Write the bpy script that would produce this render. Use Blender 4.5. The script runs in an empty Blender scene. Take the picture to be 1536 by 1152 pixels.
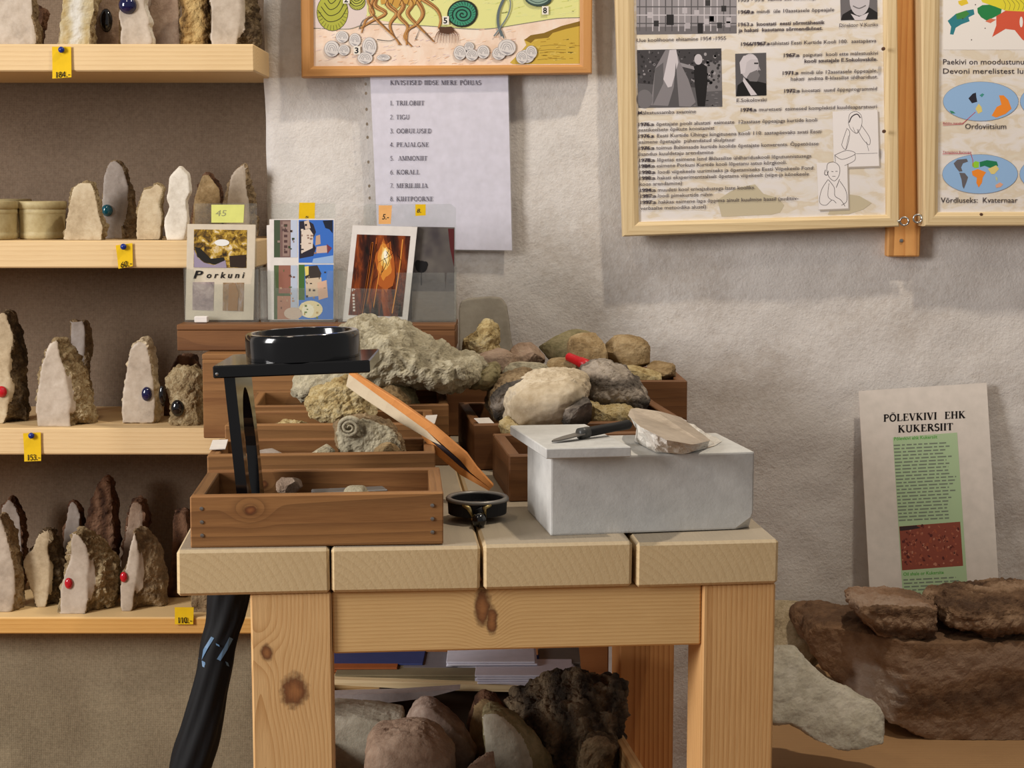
import bpy, bmesh, math, random
from mathutils import Vector, Matrix, noise

# ------------------------------------------------------------------ camera, world, lights
sc = bpy.context.scene
FPX = 2400.0
ZC = 1.146
TH = math.atan(286.0 / FPX)
CT, ST = math.cos(TH), math.sin(TH)
cam_d = bpy.data.cameras.new('camera')
cam_d.sensor_width = 36.0
cam_d.lens = 36.0 * FPX / 1536.0
cam = bpy.data.objects.new('camera', cam_d)
sc.collection.objects.link(cam)
cam.location = (0, 0, ZC)
cam.rotation_euler = (math.pi / 2 - TH, 0, 0)
sc.camera = cam

world = bpy.data.worlds.new('world')
sc.world = world
world.use_nodes = True
world.node_tree.nodes['Background'].inputs[0].default_value = (1.0, 0.96, 0.93, 1)
world.node_tree.nodes['Background'].inputs[1].default_value = 0.25


def area(name, loc, target, size, size_y, energy, color):
    d = bpy.data.lights.new(name, 'AREA')
    d.shape = 'RECTANGLE'
    d.size, d.size_y = size, size_y
    d.energy = energy
    d.color = color
    o = bpy.data.objects.new(name, d)
    sc.collection.objects.link(o)
    o.location = loc
    o.rotation_euler = (Vector(target) - Vector(loc)).to_track_quat('-Z', 'Y').to_euler()
    return o


# daylight from the window on the left, and the ceiling lamps of the room
area('window_daylight', (-2.4, 0.55, 1.7), (0.2, 2.0, 0.8), 0.7, 1.1, 76, (1.0, 0.97, 0.95))
area('ceiling_lamp_light', (0.62, 1.70, 2.9), (0.45, 2.3, 0.9), 0.08, 0.08, 22, (1.0, 0.88, 0.72))
area('niche_lamp_light', (-0.75, 1.1, 2.7), (-0.6, 2.45, 0.9), 0.2, 0.2, 4.5, (1.0, 0.84, 0.64))

vs = sc.view_settings
vs.view_transform = 'Standard'
vs.look = 'None'
vs.exposure = 0.0
vs.gamma = 1.0
vs.use_curve_mapping = False

C = sc.collection


# ------------------------------------------------------------------ geometry helpers
def ray(px, py):
    u = (px - 768) / FPX
    v = -(py - 576) / FPX
    return Vector((u, CT + v * ST, -ST + v * CT))


def P(px, py, Y):
    d = ray(px, py)
    t = Y / d.y
    return Vector((d.x * t, Y, ZC + d.z * t))


def Yz(px, py, z):
    d = ray(px, py)
    return d.y * (z - ZC) / d.z


def on_plane(px, py, o, n):
    d = ray(px, py)
    c = Vector((0, 0, ZC))
    t = (o - c).dot(n) / d.dot(n)
    return c + d * t


def lin(c):
    r = []
    for v in c[:3]:
        v /= 255.0
        r.append(v / 12.92 if v <= 0.04045 else ((v + 0.055) / 1.055) ** 2.4)
    return (r[0], r[1], r[2], 1.0)


def thing(name, label, cat, loc=(0, 0, 0), group=None):
    o = bpy.data.objects.new(name, None)
    o.empty_display_size = 0.02
    C.objects.link(o)
    o.location = loc
    o['label'] = label
    o['category'] = cat
    if group:
        o['group'] = group
    return o


def wloc(o):
    v = Vector((0, 0, 0))
    while o is not None:
        v += Vector(o.location)
        o = o.parent
    return v


def link(name, me, parent=None, mats=None, smooth=False):
    o = bpy.data.objects.new(name, me)
    C.objects.link(o)
    for m in (mats if isinstance(mats, (list, tuple)) else [mats]):
        if m is not None:
            me.materials.append(m)
    if smooth:
        for p in me.polygons:
            p.use_smooth = True
    if parent is not None:
        o.parent = parent
    return o


def part(name, bm, mats, parent=None, smooth=False, origin=None):
    """bm holds world coordinates"""
    if parent is not None:
        off = wloc(parent)
    elif origin is not None:
        off = Vector(origin)
    else:
        xs = [v.co for v in bm.verts]
        off = Vector(((min(v.x for v in xs) + max(v.x for v in xs)) / 2,
                      (min(v.y for v in xs) + max(v.y for v in xs)) / 2, min(v.z for v in xs)))
    bmesh.ops.translate(bm, verts=bm.verts, vec=-off)
    me = bpy.data.meshes.new(name)
    bm.to_mesh(me)
    bm.free()
    o = link(name, me, parent, mats, smooth)
    if parent is None:
        o.location = off
    return o


def tag(o, label, cat, group=None):
    o['label'] = label
    o['category'] = cat
    if group:
        o['group'] = group
    return o


def structure(o):
    o['kind'] = 'structure'
    return o


def add_box(bm, size, mat4, bevel=0.0, seg=1):
    r = bmesh.ops.create_cube(bm, size=1.0, matrix=Matrix.Diagonal((size[0], size[1], size[2], 1)))
    vs_ = r['verts']
    if bevel > 0:
        es = list({e for v in vs_ for e in v.link_edges})
        rb = bmesh.ops.bevel(bm, geom=es, offset=bevel, segments=seg, affect='EDGES', profile=0.6)
        vs_ = list({v for f in rb['faces'] for v in f.verts} | {v for v in vs_ if v.is_valid})
    bmesh.ops.transform(bm, matrix=mat4, verts=vs_)
    return vs_


def T(x, y, z):
    return Matrix.Translation((x, y, z))


def RZ(deg):
    return Matrix.Rotation(math.radians(deg), 4, 'Z')


def RX(deg):
    return Matrix.Rotation(math.radians(deg), 4, 'X')


def RY(deg):
    return Matrix.Rotation(math.radians(deg), 4, 'Y')


def board(name, parent, center, size, mat, rotz=0.0, bevel=0.0015, rot=None, wob=0.0, seed=0):
    """a board kept in its own axes so that the grain follows it"""
    bm = bmesh.new()
    add_box(bm, size, Matrix.Identity(4), bevel, 1)
    if wob:
        for v in bm.verts:
            v.co += noise.noise_vector(v.co * 9 + Vector((seed * 3.1, 0, 0))) * wob
    me = bpy.data.meshes.new(name)
    bm.to_mesh(me)
    bm.free()
    o = link(name, me, parent, mat)
    c = Vector(center)
    o.location = c - (wloc(parent) if parent else Vector((0, 0, 0)))
    o.rotation_euler = rot if rot else (0, 0, math.radians(rotz))
    return o


def lathe(bm, prof, center, n=32, axis=None):
    rings = []
    M = axis if axis else Matrix.Identity(4)
    for r, z in prof:
        ring = []
        for k in range(n):
            a = 2 * math.pi * k / n
            ring.append(bm.verts.new(M @ Vector((r * math.cos(a), r * math.sin(a), z)) + Vector(center)))
        rings.append(ring)
    for a, b in zip(rings, rings[1:]):
        for k in range(n):
            bm.faces.new((a[k], a[(k + 1) % n], b[(k + 1) % n], b[k]))
    return rings


def cap(bm, ring, flip=False):
    bm.faces.new(ring[::-1] if flip else ring)


def tube(bm, pts, radii, n=10, caps=True):
    rings = []
    pts = [Vector(p) for p in pts]
    if not isinstance(radii, (list, tuple)):
        radii = [radii] * len(pts)
    up = Vector((0.13, 0.31, 0.94))
    for i, p in enumerate(pts):
        d = (pts[min(i + 1, len(pts) - 1)] - pts[max(i - 1, 0)]).normalized()
        a = d.cross(up)
        if a.length < 1e-4:
            a = d.cross(Vector((1, 0, 0)))
        a.normalize()
        b = d.cross(a)
        rings.append([bm.verts.new(p + (a * math.cos(2 * math.pi * k / n) + b * math.sin(2 * math.pi * k / n)) * radii[i]) for k in range(n)])
    for r0, r1 in zip(rings, rings[1:]):
        for k in range(n):
            bm.faces.new((r0[k], r0[(k + 1) % n], r1[(k + 1) % n], r1[k]))
    if caps:
        bm.faces.new(rings[0][::-1])
        bm.faces.new(rings[-1])
    return rings


def dome(bm, c, rx, rz, depth, nrm_y=-1.0, n=18, rings=6, tilt=None):
    """cabochon on a face looking towards -Y"""
    M = tilt if tilt else Matrix.Identity(4)
    prev = None
    for i in range(rings + 1):
        a = (math.pi / 2) * i / rings
        s, d = math.cos(a), math.sin(a) * depth
        if i == rings:
            v = bm.verts.new(Vector(c) + M @ Vector((0, nrm_y * d, 0)))
            for k in range(n):
                bm.faces.new((prev[k], prev[(k + 1) % n], v))
        else:
            ring = [bm.verts.new(Vector(c) + M @ Vector((rx * s * math.cos(2 * math.pi * k / n), nrm_y * d, rz * s * math.sin(2 * math.pi * k / n)))) for k in range(n)]
            if prev:
                for k in range(n):
                    bm.faces.new((prev[k], prev[(k + 1) % n], ring[(k + 1) % n], ring[k]))
            prev = ring


# ------------------------------------------------------------------ material helpers
class NT:
    def __init__(self, name):
        self.m = bpy.data.materials.new(name)
        self.m.use_nodes = True
        self.t = self.m.node_tree
        self.b = self.t.nodes['Principled BSDF']

    def n(self, kind, **kw):
        nd = self.t.nodes.new(kind)
        for k, v in kw.items():
            setattr(nd, k, v)
        return nd

    def l(self, a, b):
        self.t.links.new(a, b)

    def coord(self, kind='Object', scale=(1, 1, 1), rnd=False):
        tc = self.n('ShaderNodeTexCoord')
        src = tc.outputs[kind]
        if rnd:
            oi = self.n('ShaderNodeObjectInfo')
            mu = self.n('ShaderNodeMath', operation='MULTIPLY')
            mu.inputs[1].default_value = 7.3
            self.l(oi.outputs['Random'], mu.inputs[0])
            ad = self.n('ShaderNodeVectorMath', operation='ADD')
            self.l(src, ad.inputs[0])
            self.l(mu.outputs[0], ad.inputs[1])
            src = ad.outputs[0]
        mp = self.n('ShaderNodeMapping')
        mp.inputs['Scale'].default_value = scale
        self.l(src, mp.inputs['Vector'])
        return mp.outputs[0]

    def noise(self, vec, scale, detail=4, rough=0.55, dist=0.0):
        nd = self.n('ShaderNodeTexNoise')
        nd.inputs['Scale'].default_value = scale
        nd.inputs['Detail'].default_value = detail
        nd.inputs['Roughness'].default_value = rough
        nd.inputs['Distortion'].default_value = dist
        self.l(vec, nd.inputs['Vector'])
        return nd.outputs['Fac']

    def ramp(self, fac, stops, interp='LINEAR'):
        r = self.n('ShaderNodeValToRGB')
        r.color_ramp.interpolation = interp
        els = r.color_ramp.elements
        while len(els) < len(stops):
            els.new(0.5)
        for e, (p, c) in zip(els, stops):
            e.position = p
            e.color = lin(c) if max(c[:3]) > 1 or len(c) == 3 else c
        self.l(fac, r.inputs[0])
        return r.outputs[0]

    def mix(self, fac, a, b, blend='MIX'):
        m = self.n('ShaderNodeMix', data_type='RGBA', blend_type=blend)
        if isinstance(fac, (int, float)):
            m.inputs[0].default_value = fac
        else:
            self.l(fac, m.inputs[0])
        for s, i in ((a, 6), (b, 7)):
            if isinstance(s, tuple):
                m.inputs[i].default_value = lin(s)
            else:
                self.l(s, m.inputs[i])
        return m.outputs[2]

    def math(self, op, a, b=None, c=None):
        m = self.n('ShaderNodeMath', operation=op)
        for i, s in enumerate((a, b, c)):
            if s is None:
                continue
            if isinstance(s, (int, float)):
                m.inputs[i].default_value = s
            else:
                self.l(s, m.inputs[i])
        return m.outputs[0]

    def color(self, c):
        if isinstance(c, tuple):
            self.b.inputs['Base Color'].default_value = lin(c)
        else:
            self.l(c, self.b.inputs['Base Color'])

    def bump(self, h, strength=0.3, dist=0.002):
        bp = self.n('ShaderNodeBump')
        bp.inputs['Strength'].default_value = strength
        bp.inputs['Distance'].default_value = dist
        self.l(h, bp.inputs['Height'])
        self.l(bp.outputs[0], self.b.inputs['Normal'])

    def rough(self, v, spec=0.3):
        self.b.inputs['Roughness'].default_value = v
        self.b.inputs['Specular IOR Level'].default_value = spec


def plain(name, c, rough=0.5, spec=0.4, metal=0.0):
    t = NT(name)
    v = t.coord('Object')
    n = t.noise(v, 60, 3)
    d = tuple(int(x * 0.95) for x in c)
    t.color(t.ramp(n, [(0.3, d), (0.7, c)]))
    t.rough(rough, spec)
    t.b.inputs['Metallic'].default_value = metal
    return t.m


_wood = {}


def wood(name, base, dark, axis='X', scale=60, contrast=0.5, knots=(), rough=0.6, stain=None, top=None, pith=(0, 0.03, -0.05), wander=1.0):
    """grain runs along `axis`; rings show on the ends.  knots: (position, radius)"""
    key = (name, axis)
    if key in _wood:
        return _wood[key]
    t = NT(name + '_' + axis.lower())
    ai = 'XYZ'.index(axis)
    sc_ = [1, 1, 1]
    sc_[ai] = 0.07
    tc = t.n('ShaderNodeTexCoord')
    oi = t.n('ShaderNodeObjectInfo')
    rn = t.math('MULTIPLY', oi.outputs['Random'], 0.09)
    cx = t.n('ShaderNodeCombineXYZ')
    others = [i for i in range(3) if i != ai]
    t.l(rn, cx.inputs[others[0]])
    t.l(t.math('MULTIPLY', oi.outputs['Random'], 11.0), cx.inputs[ai])
    va = t.n('ShaderNodeVectorMath', operation='ADD')
    t.l(tc.outputs['Object'], va.inputs[0])
    t.l(cx.outputs[0], va.inputs[1])
    pv = [0, 0, 0]
    pv[others[0]] = pith[1] - 0.045
    pv[others[1]] = pith[2]
    vb = t.n('ShaderNodeVectorMath', operation='SUBTRACT')
    t.l(va.outputs[0], vb.inputs[0])
    vb.inputs[1].default_value = pv
    mp = t.n('ShaderNodeMapping')
    mp.inputs['Scale'].default_value = sc_
    t.l(vb.outputs[0], mp.inputs[0])
    vec = mp.outputs[0]
    # slow wander of the rings along the board
    wn = t.n('ShaderNodeTexNoise')
    wn.inputs['Scale'].default_value = 14
    wn.inputs['Detail'].default_value = 2
    t.l(vec, wn.inputs['Vector'])
    phase = t.math('MULTIPLY', t.math('SUBTRACT', wn.outputs['Fac'], 0.5), 14.0 * wander)
    kn_mask = kn_col = None
    for pos, rad, *ks_ in knots:
        di = t.n('ShaderNodeVectorMath', operation='DISTANCE')
        ks = t.n('ShaderNodeMapping')
        s2 = [1, 1, 1]
        s2[ai] = ks_[0] if ks_ else 0.75
        ks.inputs['Scale'].default_value = s2
        t.l(tc.outputs['Object'], ks.inputs[0])
        t.l(ks.outputs[0], di.inputs[0])
        di.inputs[1].default_value = [pos[i] * s2[i] for i in range(3)]
        q = t.math('DIVIDE', di.outputs['Value'], rad)
        g = t.math('POWER', 2.718, t.math('MULTIPLY', t.math('MULTIPLY', q, q), -0.16))
        phase = t.math('ADD', phase, t.math('MULTIPLY', g, 16.0))
        qn = t.math('ADD', q, t.math('MULTIPLY', t.math('SUBTRACT', t.noise(tc.outputs['Object'], 130, 3), 0.5), 0.9))
        k = t.n('ShaderNodeMapRange')
        k.inputs['From Min'].default_value = 1.25
        k.inputs['From Max'].default_value = 0.75
        t.l(qn, k.inputs['Value'])
        kk = k.outputs[0]
        kc = t.ramp(qn, [(0.15, (150, 94, 52)), (0.62, (112, 62, 32)), (0.95, (74, 38, 20))])
        kn_col = kc if kn_col is None else t.mix(kk, kn_col, kc)
        kn_mask = kk if kn_mask is None else t.math('MAXIMUM', kn_mask, kk)
    wv = t.n('ShaderNodeTexWave', wave_type='RINGS', rings_direction=axis, wave_profile='SAW')
    wv.inputs['Scale'].default_value = scale
    wv.inputs['Distortion'].default_value = 1.2
    wv.inputs['Detail'].default_value = 2
    wv.inputs['Detail Scale'].default_value = 0.6
    t.l(vec, wv.inputs['Vector'])
    t.l(phase, wv.inputs['Phase Offset'])
    fine = t.noise(vec, 300, 4, 0.7)
    blot = t.noise(tc.outputs['Object'], 9, 3)
    g = t.math('POWER', wv.outputs['Fac'], 2.2)
    g = t.math('MULTIPLY', g, contrast)
    g = t.math('ADD', g, t.math('MULTIPLY', t.math('SUBTRACT', fine, 0.5), 0.5))
    g = t.math('ADD', g, t.math('MULTIPLY', t.math('SUBTRACT', blot, 0.5), 0.45))
    col = t.ramp(g, [(0.0, base), (0.85, dark)])
    if stain:
        sn = t.noise(vec, 22, 5, 0.7)
        r = t.n('ShaderNodeMapRange')
        r.inputs['From Min'].default_value = 0.48
        r.inputs['From Max'].default_value = 0.66
        t.l(sn, r.inputs['Value'])
        col = t.mix(r.outputs[0], col, stain)
    if kn_mask is not None:
        col = t.mix(t.math('MULTIPLY', kn_mask, 0.9), col, kn_col)
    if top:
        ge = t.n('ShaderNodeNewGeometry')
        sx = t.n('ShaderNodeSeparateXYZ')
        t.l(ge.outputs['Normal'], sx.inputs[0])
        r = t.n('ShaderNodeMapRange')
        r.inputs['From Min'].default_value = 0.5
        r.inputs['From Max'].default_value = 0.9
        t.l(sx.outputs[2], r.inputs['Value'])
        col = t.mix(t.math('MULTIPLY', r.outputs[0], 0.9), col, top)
    t.color(col)
    t.rough(rough, 0.3)
    t.bump(t.math('ADD', g, fine), 0.25, 0.0008)
    _wood[key] = t.m
    return t.m


def stone_mat(name, cols, scale=30, bump=0.5, rough=0.85, bands=None, spec=0.25, bdist=0.004):
    t = NT(name)
    v = t.coord('Object', rnd=True)
    n1 = t.noise(v, scale * 0.7, 4, 0.6, 0.4)
    n2 = t.noise(v, scale * 3.5, 6, 0.75)
    f = t.math('ADD', t.math('MULTIPLY', n1, 0.5), t.math('MULTIPLY', n2, 0.5))
    if bands:
        wv = t.n('ShaderNodeTexWave', wave_type='BANDS', bands_direction=bands[1])
        wv.inputs['Scale'].default_value = bands[0]
        wv.inputs['Distortion'].default_value = 6
        wv.inputs['Detail'].default_value = 3
        wv.inputs['Detail Scale'].default_value = 1.3
        t.l(v, wv.inputs['Vector'])
        f = t.math('ADD', t.math('MULTIPLY', f, 0.78), t.math('MULTIPLY', wv.outputs['Fac'], 0.22))
    k = len(cols)
    t.color(t.ramp(f, [(0.36 + 0.28 * i / max(1, k - 1), c) for i, c in enumerate(cols)]))
    t.rough(rough, spec)
    h = t.math('ADD', t.math('MULTIPLY', n2, 1.0), t.math('MULTIPLY', t.noise(v, scale * 8, 3, 0.7), 0.5))
    t.bump(h, bump, bdist)
    return t.m


def photo_mat(name, cols, scale, stretch=(1, 1, 1), detail=6, lo=0.3, hi=0.7):
    t = NT(name)
    v = t.coord('Object', stretch, rnd=True)
    n = t.noise(v, scale, detail, 0.65, 0.5)
    k = len(cols)
    t.color(t.ramp(n, [(lo + (hi - lo) * i / (k - 1), c) for i, c in enumerate(cols)]))
    t.rough(0.35, 0.4)
    return t.m


def print_mat():
    t = NT('printed_ink')
    a = t.n('ShaderNodeAttribute', attribute_name='Col')
    t.l(a.outputs['Color'], t.b.inputs['Base Color'])
    t.rough(0.6, 0.25)
    return t.m


PRINT = print_mat()


class Print:
    """flat print: coloured polygons laid on a sheet, each layer a hair above the last"""

    def __init__(self, o, n, step=0.000012, base=0.00025):
        self.o, self.nrm = Vector(o), Vector(n).normalized()
        self.bm = bmesh.new()
        self.cl = self.bm.loops.layers.float_color.new('Col')
        self.k = 0
        self.step, self.base = step, base

    def pt(self, x, y, k=None):
        d = self.base + self.step * (self.k if k is None else k)
        return on_plane(x, y, self.o + self.nrm * d, self.nrm)

    def poly(self, pts, c, up=True):
        if up:
            self.k += 1
        vs_ = [self.bm.verts.new(self.pt(*p)) for p in pts]
        try:
            f = self.bm.faces.new(vs_)
        except ValueError:
            return
        if f.calc_area() < 1e-12:
            return
        f.normal_update()
        if f.normal.dot(self.nrm) < 0:
            f.normal_flip()
        for lp in f.loops:
            lp[self.cl] = lin(c)

    def rect(self, x0, y0, x1, y1, c, sl=0.0, up=True):
        self.poly([(x0, y0), (x1, y0 + sl * (x1 - x0)), (x1 - sl * (y1 - y0), y1 + sl * (x1 - x0)), (x0 - sl * (y1 - y0), y1)], c, up)

    def ell(self, cx, cy, rx, ry, c, n=24, rot=0, up=True):
        ca, sa = math.cos(rot), math.sin(rot)
        self.poly([(cx + rx * math.cos(a) * ca - ry * math.sin(a) * sa, cy + rx * math.cos(a) * sa + ry * math.sin(a) * ca)
                   for a in [2 * math.pi * i / n for i in range(n)]], c, up)

    def line(self, pts, w, c, up=True, taper=False):
        if up:
            self.k += 1
        n = len(pts)
        L, R = [], []
        for i in range(n):
            a, b = pts[max(i - 1, 0)], pts[min(i + 1, n - 1)]
            dx, dy = b[0] - a[0], b[1] - a[1]
            m = math.hypot(dx, dy) or 1
            ww = w / 2 * ((1 - 0.8 * i / (n - 1)) if taper else 1)
            L.append((pts[i][0] - dy / m * ww, pts[i][1] + dx / m * ww))
            R.append((pts[i][0] + dy / m * ww, pts[i][1] - dx / m * ww))
        for i in range(n - 1):
            self.poly([L[i], L[i + 1], R[i + 1], R[i]], c, up=False)

    def curve(self, pts, w, c, taper=False, n=6, up=True):
        self.line(smooth_pts(pts, n), w, c, up, taper)

    def spiral(self, cx, cy, r, turns, w, c, rot=0, flat=0.85, n=40):
        pts = []
        for i in range(n):
            q = i / (n - 1)
            a = rot + q * turns * 2 * math.pi
            rr = r * (1 - q) ** 0.9
            pts.append((cx + rr * math.cos(a), cy + rr * math.sin(a) * flat))
        self.line(pts, w, c)

    def text(self, x0, yb, x1, s, c, cap_h, slope=0.0, bold=0.0, shear=0.0):
        vs_, fs = glyphs(s, bold)
        if not vs_:
            return
        w = max(v[0] for v in vs_) - min(v[0] for v in vs_)
        m = min(v[0] for v in vs_)
        sx = (x1 - x0) / max(w, 1e-6)
        sy = cap_h / 0.70
        self.k += 1
        nv = []
        for v in vs_:
            xx = x0 + (v[0] - m) * sx + v[1] * sy * shear
            nv.append(self.bm.verts.new(self.pt(xx, yb - v[1] * sy + slope * (xx - x0))))
        for f in fs:
            try:
                fc = self.bm.faces.new([nv[i] for i in f])
            except ValueError:
                continue
            fc.normal_update()
            if fc.normal.dot(self.nrm) < 0:
                fc.normal_flip()
            for lp in fc.loops:
                lp[self.cl] = lin(c)

    def serif(self, x0, yb, x1, s, c, cap_h, slope=0.0, bold=1.0):
        quads, w = serif_text(s, bold)
        sx = (x1 - x0) / w
        self.k += 1
        for q in quads:
            self.poly([(x0 + p[0] * sx, yb - p[1] * cap_h + slope * p[0] * sx) for p in q], c, up=False)

    def done(self, name, parent):
        return part(name, self.bm, PRINT, parent)


def smooth_pts(pts, n=6):
    out = []
    m = len(pts)
    for i in range(m - 1):
        p0, p1, p2, p3 = pts[max(i - 1, 0)], pts[i], pts[i + 1], pts[min(i + 2, m - 1)]
        for k in range(n):
            t = k / n
            out.append(tuple(0.5 * (2 * p1[j] + (p2[j] - p0[j]) * t + (2 * p0[j] - 5 * p1[j] + 4 * p2[j] - p3[j]) * t * t
                                    + (3 * p1[j] - p0[j] - 3 * p2[j] + p3[j]) * t ** 3) for j in range(len(p1))))
    out.append(tuple(pts[-1]))
    return out


_gl = {}


def glyphs(s, bold=0.0):
    key = (s, bold)
    if key in _gl:
        return _gl[key]
    cu = bpy.data.curves.new('glyph', 'FONT')
    cu.body = s
    cu.size = 1.0
    cu.resolution_u = 2
    cu.offset = bold
    o = bpy.data.objects.new('glyph', cu)
    C.objects.link(o)
    dg = bpy.context.evaluated_depsgraph_get()
    ev = o.evaluated_get(dg)
    me = ev.to_mesh()
    vs_ = [(v.co.x, v.co.y) for v in me.vertices]
    fs = [tuple(p.vertices) for p in me.polygons]
    ev.to_mesh_clear()
    bpy.data.objects.remove(o)
    bpy.data.curves.remove(cu)
    _gl[key] = (vs_, fs)
    return _gl[key]


def _arc(cx, cy, rx, ry, a0, a1, n=10):
    return [(cx + rx * math.cos(math.radians(a0 + (a1 - a0) * i / n)), cy + ry * math.sin(math.radians(a0 + (a1 - a0) * i / n))) for i in range(n + 1)]


# serif capitals as strokes: (points, weight 1 = thick / 0 = thin), serif feet, advance
SER = {
    'I': ([([(.18, 0), (.18, 1)], 1)], [(.18, 0), (.18, 1)], .36),
    'L': ([([(.18, 0), (.18, 1)], 1), ([(.18, .03), (.62, .03)], 0), ([(.62, .0), (.64, .25)], 0)], [(.18, 0), (.18, 1)], .68),
    'T': ([([(.34, 0), (.34, 1)], 1), ([(.03, .97), (.65, .97)], 0), ([(.04, .97), (.03, .78)], 0), ([(.64, .97), (.65, .78)], 0)], [(.34, 0)], .68),
    'E': ([([(.18, 0), (.18, 1)], 1), ([(.18, .03), (.62, .03)], 0), ([(.18, .97), (.58, .97)], 0), ([(.18, .52), (.46, .52)], 0),
           ([(.62, 0), (.64, .22)], 0), ([(.58, 1), (.59, .78)], 0), ([(.46, .4), (.46, .64)], 0)], [(.18, 0), (.18, 1)], .68),
    'H': ([([(.18, 0), (.18, 1)], 1), ([(.66, 0), (.66, 1)], 1), ([(.18, .52), (.66, .52)], 0)], [(.18, 0), (.18, 1), (.66, 0), (.66, 1)], .84),
    'K': ([([(.18, 0), (.18, 1)], 1), ([(.62, 1), (.2, .45)], 0), ([(.32, .58), (.68, 0)], 1)], [(.18, 0), (.18, 1), (.62, 1), (.68, 0)], .82),
    'V': ([([(.12, 1), (.40, 0)], 1), ([(.66, 1), (.42, 0)], 0)], [(.12, 1), (.66, 1)], .76),
    'A': ([([(.10, 0), (.37, 1)], 0), ([(.37, 1), (.66, 0)], 1), ([(.2, .33), (.56, .33)], 0)], [(.10, 0), (.66, 0)], .76),
    'M': ([([(.16, 0), (.16, 1)], 0), ([(.16, 1), (.48, .05)], 1), ([(.48, .05), (.82, 1)], 0), ([(.82, 0), (.82, 1)], 1)], [(.16, 0), (.16, 1), (.82, 0), (.82, 1)], 1.0),
    'N': ([([(.16, 0), (.16, 1)], 0), ([(.14, 1), (.64, 0)], 1), ([(.64, 0), (.64, 1)], 0)], [(.16, 0), (.14, 1), (.64, 1)], .80),
    'P': ([([(.18, 0), (.18, 1)], 1), ([(.18, .97)] + _arc(.36, .74, .22, .23, 90, -90) + [(.18, .51)], .5)], [(.18, 0), (.18, 1)], .66),
    'R': ([([(.18, 0), (.18, 1)], 1), ([(.18, .97)] + _arc(.36, .75, .21, .22, 90, -90) + [(.18, .53)], .5), ([(.36, .53), (.68, 0)], 1)], [(.18, 0), (.18, 1), (.68, 0)], .76),
    'B': ([([(.18, 0), (.18, 1)], 1), ([(.18, .97)] + _arc(.36, .76, .19, .21, 90, -90) + [(.18, .55)], .5), ([(.18, .53)] + _arc(.38, .28, .22, .25, 90, -90) + [(.18, .03)], .5)], [(.18, 0), (.18, 1)], .70),
    'D': ([([(.18, 0), (.18, 1)], 1), ([(.18, .97)] + _arc(.34, .5, .32, .47, 90, -90) + [(.18, .03)], .6)], [(.18, 0), (.18, 1)], .76),
    'O': ([(_arc(.40, .5, .32, .49, 0, 360, 20), .7)], [], .80),
    'G': ([(_arc(.40, .5, .32, .49, 40, 320, 18), .7), ([(.66, .08), (.66, .42)], 1)], [(.66, .42)], .82),
    'U': ([([(.16, 1), (.16, .35)] + _arc(.40, .30, .24, .29, 180, 360) + [(.64, 1)], .6)], [(.16, 1), (.64, 1)], .80),
    'J': ([([(.26, 1), (.26, .2)] + _arc(.14, .15, .12, .14, 0, -150), .7)], [(.26, 1)], .42),
    'S': ([(_arc(.30, .74, .2, .24, 30, 270, 10) + _arc(.30, .26, .22, .25, 90, -150, 10), .7)], [], .58),
    '1': ([([(.22, 0), (.22, 1)], .8), ([(.22, 1), (.1, .86)], 0)], [(.22, 0)], .45),
    '2': ([(_arc(.25, .74, .18, .24, 160, -30) + [(.06, .03), (.46, .03)], .5)], [], .52),
    '3': ([(_arc(.22, .76, .17, .22, 150, -90) + _arc(.22, .28, .2, .27, 90, -150), .5)], [], .5),
    '4': ([([(.34, 0), (.34, 1), (.03, .3), (.48, .3)], .5)], [], .52),
    '5': ([([(.44, .97), (.16, .97), (.12, .56)] + _arc(.22, .3, .21, .29, 110, -140), .5)], [], .5),
    '6': ([(_arc(.26, .3, .19, .29, 0, 360, 14), .5), ([(.08, .35), (.14, .7), (.4, 1)], .5)], [], .52),
    '7': ([([(.05, .97), (.46, .97), (.18, 0)], .5)], [], .5),
    '8': ([(_arc(.26, .76, .15, .22, 0, 360, 14), .5), (_arc(.26, .28, .2, .27, 0, 360, 14), .5)], [], .52),
    '0': ([(_arc(.26, .5, .19, .49, 0, 360, 16), .6)], [], .52),
    '.': ([([(.1, 0), (.1, .1)], 1)], [], .25),
    ',': ([([(.12, .1), (.06, -.12)], 1)], [], .25),
    '-': ([([(.04, .35), (.3, .35)], .6)], [], .36),
}


def serif_text(s, bold=1.0):
    quads, x = [], 0.0
    for ch in s:
        if ch == ' ':
            x += 0.42
            continue
        tilde = ch == 'Õ'
        st, feet, adv = SER['O' if tilde else ch]
        for pts, wt in st:
            w = (0.055 + 0.085 * wt) * bold
            for a, b in zip(pts, pts[1:]):
                dx, dy = b[0] - a[0], b[1] - a[1]
                m = math.hypot(dx, dy)
                if m < 1e-6:
                    continue
                nx, ny = -dy / m * w / 2, dx / m * w / 2
                ex, ey = dx / m * w * 0.15, dy / m * w * 0.15
                quads.append([(x + a[0] + nx - ex, a[1] + ny - ey), (x + b[0] + nx + ex, b[1] + ny + ey), (x + b[0] - nx + ex, b[1] - ny + ey), (x + a[0] - nx - ex, a[1] - ny - ey)])
        for fx, fy in feet:
            y0 = fy - (0.055 if fy > .5 else 0)
            quads.append([(x + fx - .15, y0), (x + fx + .15, y0), (x + fx + .15, y0 + .055), (x + fx - .15, y0 + .055)])
        if tilde:
            quads.append([(x + .22, 1.1), (x + .34, 1.2), (x + .34, 1.27), (x + .22, 1.17)])
            quads.append([(x + .34, 1.2), (x + .46, 1.12), (x + .46, 1.19), (x + .34, 1.27)])
            quads.append([(x + .46, 1.12), (x + .58, 1.2), (x + .58, 1.27), (x + .46, 1.19)])
        x += adv + 0.04
    return quads, max(x, 0.01)


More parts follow.
